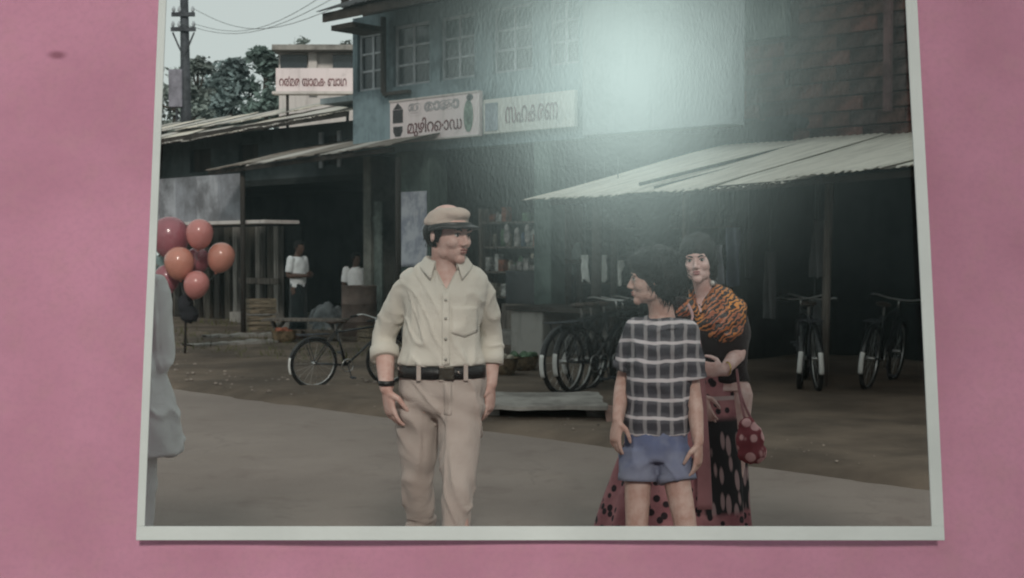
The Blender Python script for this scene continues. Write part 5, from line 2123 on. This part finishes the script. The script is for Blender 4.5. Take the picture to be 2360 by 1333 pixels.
sleeve(mb, J['shR'], J['elR'], J['wrR'], -.45, (.058, .064, .058), .058)
bod = garment('bodice', mb, black_c, wom, .008, .006, 8, 5, seed=21)
# shawl draped across chest and shoulder
mb = MB()
mb.rings([(.03, .005, 1.085, .075, .10), (.022, .005, 1.12, .110, .125), (.015, .015, 1.18, .130, .128), (.008, .025, 1.24, .140, .108), (.0, .03, 1.28, .125, .085), (-.015, .04, 1.32, .095, .07), (-.022, .04, 1.345, .062, .056)], 36)
mb.ell(Vector(J['shR']) + Vector((-.012, 0, -.02)), (.058, .066, .066))
mb.ell(Vector(J['shL']) + Vector((0.012, 0, -.01)), (.056, .066, .062))


def shawl_f(p, n):
    a = p.x * math.cos(R(38)) + p.z * math.sin(R(38))
    q = p + n * (.0045 * math.sin((p.z * .79 - p.x * .62) * 85 + 4 * noise.noise(p * 7)))
    if p.y < .04 and p.z > 1.19:
        w = (p.z - 1.19) * .42
        d = w - abs(p.x + .075)
        if d > 0:
            q = q + Vector((0, min(.05, d * 2.4), 0))
    return q


sw = garment('shawl', mb, zebra_mat(), wom, .007, .006, 7, 5, seed=23, post=shawl_f)
# pale edge of the shawl
trim = fabric_mat('pale pink trim', (.52, .34, .34), .1)
pinkc = fabric_mat('dusty pink cloth', (.36, .17, .18), .25)
MB().tube([wpx(1580, 700, -.09), wpx(1588, 728, -.125), wpx(1575, 760, -.12), wpx(1590, 800, -.13)], [(.010, .004)] * 4, 8, smooth=4).build('shawl_edge', trim, sw, smooth=True)
# skirt
mb = MB()


def skirt_fn(s, q):
    z = .955 - .875 * q
    a = 2 * math.pi * s
    cx = .033 - .24 * q ** .38
    rx = .118 + .27 * q ** .55
    ry = .092 + .22 * q ** .9
    pl = 1 + (.05 * q) * math.sin(14 * a + 2 * math.sin(3 * a)) + .05 * q * noise.noise(Vector((math.cos(a) * 2, math.sin(a) * 2, q * 2)))
    return (cx + rx * pl * math.cos(a), .04 + ry * pl * math.sin(a), z + .01 * math.sin(5 * a) * q)


mb.grid(skirt_fn, 120, 40)
me = mb.mesh('skirt')
sk = link('skirt', me, skirt_mat(), wom, True, solid=.004)
# pink scarf end hanging down in front
MB().tube([wpx(1592, 760, -.13), wpx(1600, 850, -.16), wpx(1604, 960, -.20), wpx(1606, 1060, -.25), wpx(1606, 1150, -.28)], [(.022, .007), (.026, .008), (.028, .010), (.03, .010), (.034, .008)], 14, side=(1, 0, 0), smooth=5).build('scarf_end', pinkc, wom, smooth=True)
MB().ell(wpx(1640, 652, -.02), .012, None, 12, 8).build('earring', mat('pearl', (.6, .58, .55), .3), wom, smooth=True)
sand = mat('brown sandal leather', (.09, .05, .035), .6, .3, 8, .2, 50)
shoe(wom, (-.14, .02, .09), (0, -1, 0), sand, 'sandal')
shoe(wom, (.06, 0, .09), (0, -1, 0), sand, 'sandal')
MB().torus(wpx(1664, 843, -.165), .029, .0035, n=24, m=6, M=Matrix.Rotation(R(20), 3, 'Z')).build('bangle', mat('gold bangle', (.55, .38, .14), .3, .1, 5, 0, metal=.9), wom, smooth=True)


def bag_mat():
    m, nt, b = newmat('dotted rose bag cloth')
    v = coords(nt)
    vor = nn(nt, 'ShaderNodeTexVoronoi')
    vor.inputs['Scale'].default_value = 17
    nt.links.new(v, vor.inputs['Vector'])
    c = mixc(nt, math_(nt, 'SUBTRACT', 1, ramp_(nt, vor.outputs['Distance'], .34, .46)), (.20, .04, .05), (.62, .36, .36))
    nt.links.new(c, b.inputs['Base Color'])
    b.inputs['Roughness'].default_value = .85
    return m


bgp = wpx(1706, 1000, -.12)
bag = thing('cloth_bag', 'rose cloth bag with pale dots hanging at the woman\'s side', 'bag', (WX + bgp[0], WY - .26, bgp[2]))
me = remesh(MB().ell((0, 0, 0), (.062, .045, .085)).ell((.012, 0, -.05), (.066, .05, .05)).ell((-.01, 0, .07), (.04, .03, .04)), .008, 3)
displace(me, folds(.006, 16, 10, seed=9))
link('pouch', me, bag_mat(), bag, True)
MB().tube([(-.02, 0, .09), (-.035, .05, .20), (-.045, .08, .31), (-.03, .06, .20), (.01, 0, .09)], .006, 6, smooth=3).build('strap', pinkc, bag, smooth=True)

# ------------------------------------------------------------------ the man in white at the left edge
LY, LS = 4.35, 3000 / 4.35
LXp = 281


def lpx(px, py, y=0.0):
    return ((px - LXp) / LS, y, 1.5 + (580 - py) / LS)


white_c = fabric_mat('white kurta cotton', (.74, .75, .74), .08)
J = dict(head=(-.01, .0, 1.58), turn=(R(30), 0, 0), neck=(0, .03, 1.44), neck_r=.058,
         torso=[(0, .02, .86, .10, .08), (0, .02, 1.0, .10, .08), (0, .02, 1.2, .10, .08), (0, .02, 1.34, .10, .08), (0, .03, 1.42, .06, .05)],
         arm_r=(.04, .036, .026),
         shL=(-.17, .03, 1.38), elL=(-.2, .06, 1.10), wrL=(-.2, -.08, .88), hdL=(0, -.1, -1), thL=(.6, -.6, 0), cuL=-.5,
         shR=(.085, .03, 1.37), elR=(.095, .02, 1.13), wrR=(-.03, -.18, 1.08), hdR=(-1, -.1, 0), thR=(-.6, -.8, 0), cuR=.5,
         hipL=(-.08, .02, .86), knL=(-.09, -.02, .47), anL=(-.09, .05, .09), hipR=(.02, .02, .86), knR=(.03, -.03, .47), anR=(.03, 0, .09))
lm_, body, M = person('man in loose white kurta and trousers, mostly hidden by the left border', (lpx(LXp, 580)[0] + (LXp - 1180) / LS, LY, 0), J, (.30, .18, .14), seed=4, voxel=.006, headh=.225)
mb = MB()
mb.rings([(.0, .02, .82, .19, .17), (.0, .02, .90, .185, .16), (.0, .02, 1.0, .165, .14), (0, .02, 1.08, .14, .122), (0, .02, 1.15, .118, .112), (0, .02, 1.24, .122, .112), (0, .02, 1.34, .13, .105), (0, .03, 1.40, .1, .08), (0, .03, 1.44, .065, .06)], 30)
sleeve(mb, J['shL'], J['elL'], J['wrL'], .7, (.065, .066, .06), .055)
pR, dR = sleeve(mb, J['shR'], J['elR'], J['wrR'], .8, (.062, .064, .060), .055)
kt = garment('kurta', mb, white_c, lm_, .007, .012, 10, 4, seed=31)
mb = MB()
mb.rings([(-.02, .02, .78, .12, .1), (-.02, .02, .86, .13, .105), (-.02, .02, .92, .125, .1)], 24)
for hp, kn, an in ((J['hipL'], J['knL'], J['anL']), (J['hipR'], J['knR'], J['anR'])):
    hp, kn, an = Vector(hp), Vector(kn), Vector(an)
    mb.tube([hp, hp.lerp(kn, .5), kn, an], [.085, .08, .07, .075], 16, smooth=4)
garment('trousers', mb, white_c, lm_, .009, .010, 6, 3, seed=33)
shoe(lm_, J['anL'], (0, -1, 0), shm)
shoe(lm_, J['anR'], (0, -1, 0), shm)


# ------------------------------------------------------------------ people in the background
def bystander(label, loc, rz, shirt_c, lower_c, seed, arms='down', sit=False, scale=1.0):
    dz = -.42 if sit else 0
    J = dict(head=(0, -.02, 1.55 + dz), turn=(R(random.Random(seed).uniform(-25, 25)), R(8), 0), neck=(0, .03, 1.40 + dz),
             torso=[(0, .02, .86 + dz, .14, .1), (0, .02, 1.0 + dz, .14, .1), (0, .02, 1.2 + dz, .15, .1), (0, .02, 1.32 + dz, .155, .095), (0, .03, 1.39 + dz, .07, .055)],
             shL=(-.18, .03, 1.35 + dz), shR=(.18, .03, 1.35 + dz), hdL=(0, -.3, -1), thL=(.6, -.6, 0), cuL=-.5, hdR=(0, -.3, -1), thR=(-.6, -.6, 0), cuR=.5)
    if arms == 'bent':
        J.update(elL=(-.22, .05, 1.08 + dz), wrL=(-.06, -.20, 1.08 + dz), elR=(.22, .05, 1.08 + dz), wrR=(.08, -.22, 1.10 + dz), hdL=(1, -.4, 0), hdR=(-1, -.4, 0), thL=(0, 0, 1), thR=(0, 0, 1))
    else:
        J.update(elL=(-.22, .06, 1.07 + dz), wrL=(-.21, -.04, .84 + dz), elR=(.22, .06, 1.07 + dz), wrR=(.21, -.04, .84 + dz))
    if sit:
        J.update(hipL=(-.09, .02, .44), hipR=(.09, .02, .44), knL=(-.11, -.38, .46), knR=(.11, -.38, .46), anL=(-.11, -.36, .09), anR=(.11, -.36, .09))
    else:
        J.update(hipL=(-.08, .02, .86), hipR=(.08, .02, .86), knL=(-.09, -.02, .47), knR=(.09, -.02, .47), anL=(-.1, .03, .09), anR=(.1, .0, .09))
    t, b, M = person(label, loc, J, (.10, .06, .045), rz, 'short', False, .009, seed, .22, 'people at the shop fronts')
    mb = MB()
    mb.rings([(0, .02, .88 + dz, .155, .115), (0, .02, 1.0 + dz, .155, .115), (0, .02, 1.2 + dz, .165, .118), (0, .02, 1.31 + dz, .165, .105), (0, .03, 1.36 + dz, .12, .08), (0, .03, 1.40 + dz, .07, .06)], 26)
    sleeve(mb, J['shL'], J['elL'], J['wrL'], -.2, (.062, .062, .06), .062)
    sleeve(mb, J['shR'], J['elR'], J['wrR'], -.2, (.062, .062, .06), .062)
    garment('shirt', mb, shirt_c, t, .012, .009, 7, 4, seed=seed)
    mb = MB()
    if sit:
        mb.rings([(0, .02, .36, .15, .13), (0, .02, .50, .155, .13)], 24)
        for s in (-1, 1):
            mb.tube([(s * .09, 0, .44), (s * .11, -.38, .47), (s * .11, -.37, .12)], [.10, .085, .07], 14, smooth=4, round_=True)
    else:
        mb.rings([(0, .02, .16, .17, .14), (0, .02, .5, .165, .13), (0, .02, .8, .16, .125), (0, .02, .95, .15, .115)], 26)
    garment('lungi' if not sit else 'trousers', mb, lower_c, t, .013, .012, 7, 3, seed=seed + 1)
    t.scale = (scale,) * 3
    return t


dark_c = fabric_mat('dark lungi cloth', (.025, .032, .034), .3)
sh_w = fabric_mat('white bystander shirt', (.80, .82, .83), .1)
sh_g = fabric_mat('pale green bystander shirt', (.33, .38, .36), .1)
p = on_ground(690, 792)
bystander('bystander in white shirt and dark lungi standing at the dark stall', (p.x, p.y, .06), R(60), sh_w, dark_c, 51, 'bent', scale=.97)
p = on_ground(806, 780)
st = thing('stool', 'dark wooden stool under the seated bystander behind the drum', 'stool', (p.x, p.y + 1.0, .10))
MB().rings([(0, 0, .47, .17, .17), (0, 0, .50, .17, .17)], 20).build('seat', wood_dk, st)
for a in (.8, 2.4, 3.9, 5.5):
    MB().tube([(math.cos(a) * .13, math.sin(a) * .13, .47), (math.cos(a) * .18, math.sin(a) * .18, 0)], .018, 8).build('leg', wood_dk, st)
bystander('bystander in white shirt seated behind the brown drum', (p.x, p.y + 1.0, .24), R(20), sh_w, dark_c, 52, 'down', sit=True)
q = W(*(S(1305, 640, 7.6)[0], 7.6), .30)
bystander('shopkeeper in pale green shirt standing inside the shop right of the pillar', (q.x, q.y, .30), R(-20), sh_g, dark_c, 53, 'bent', scale=.95)
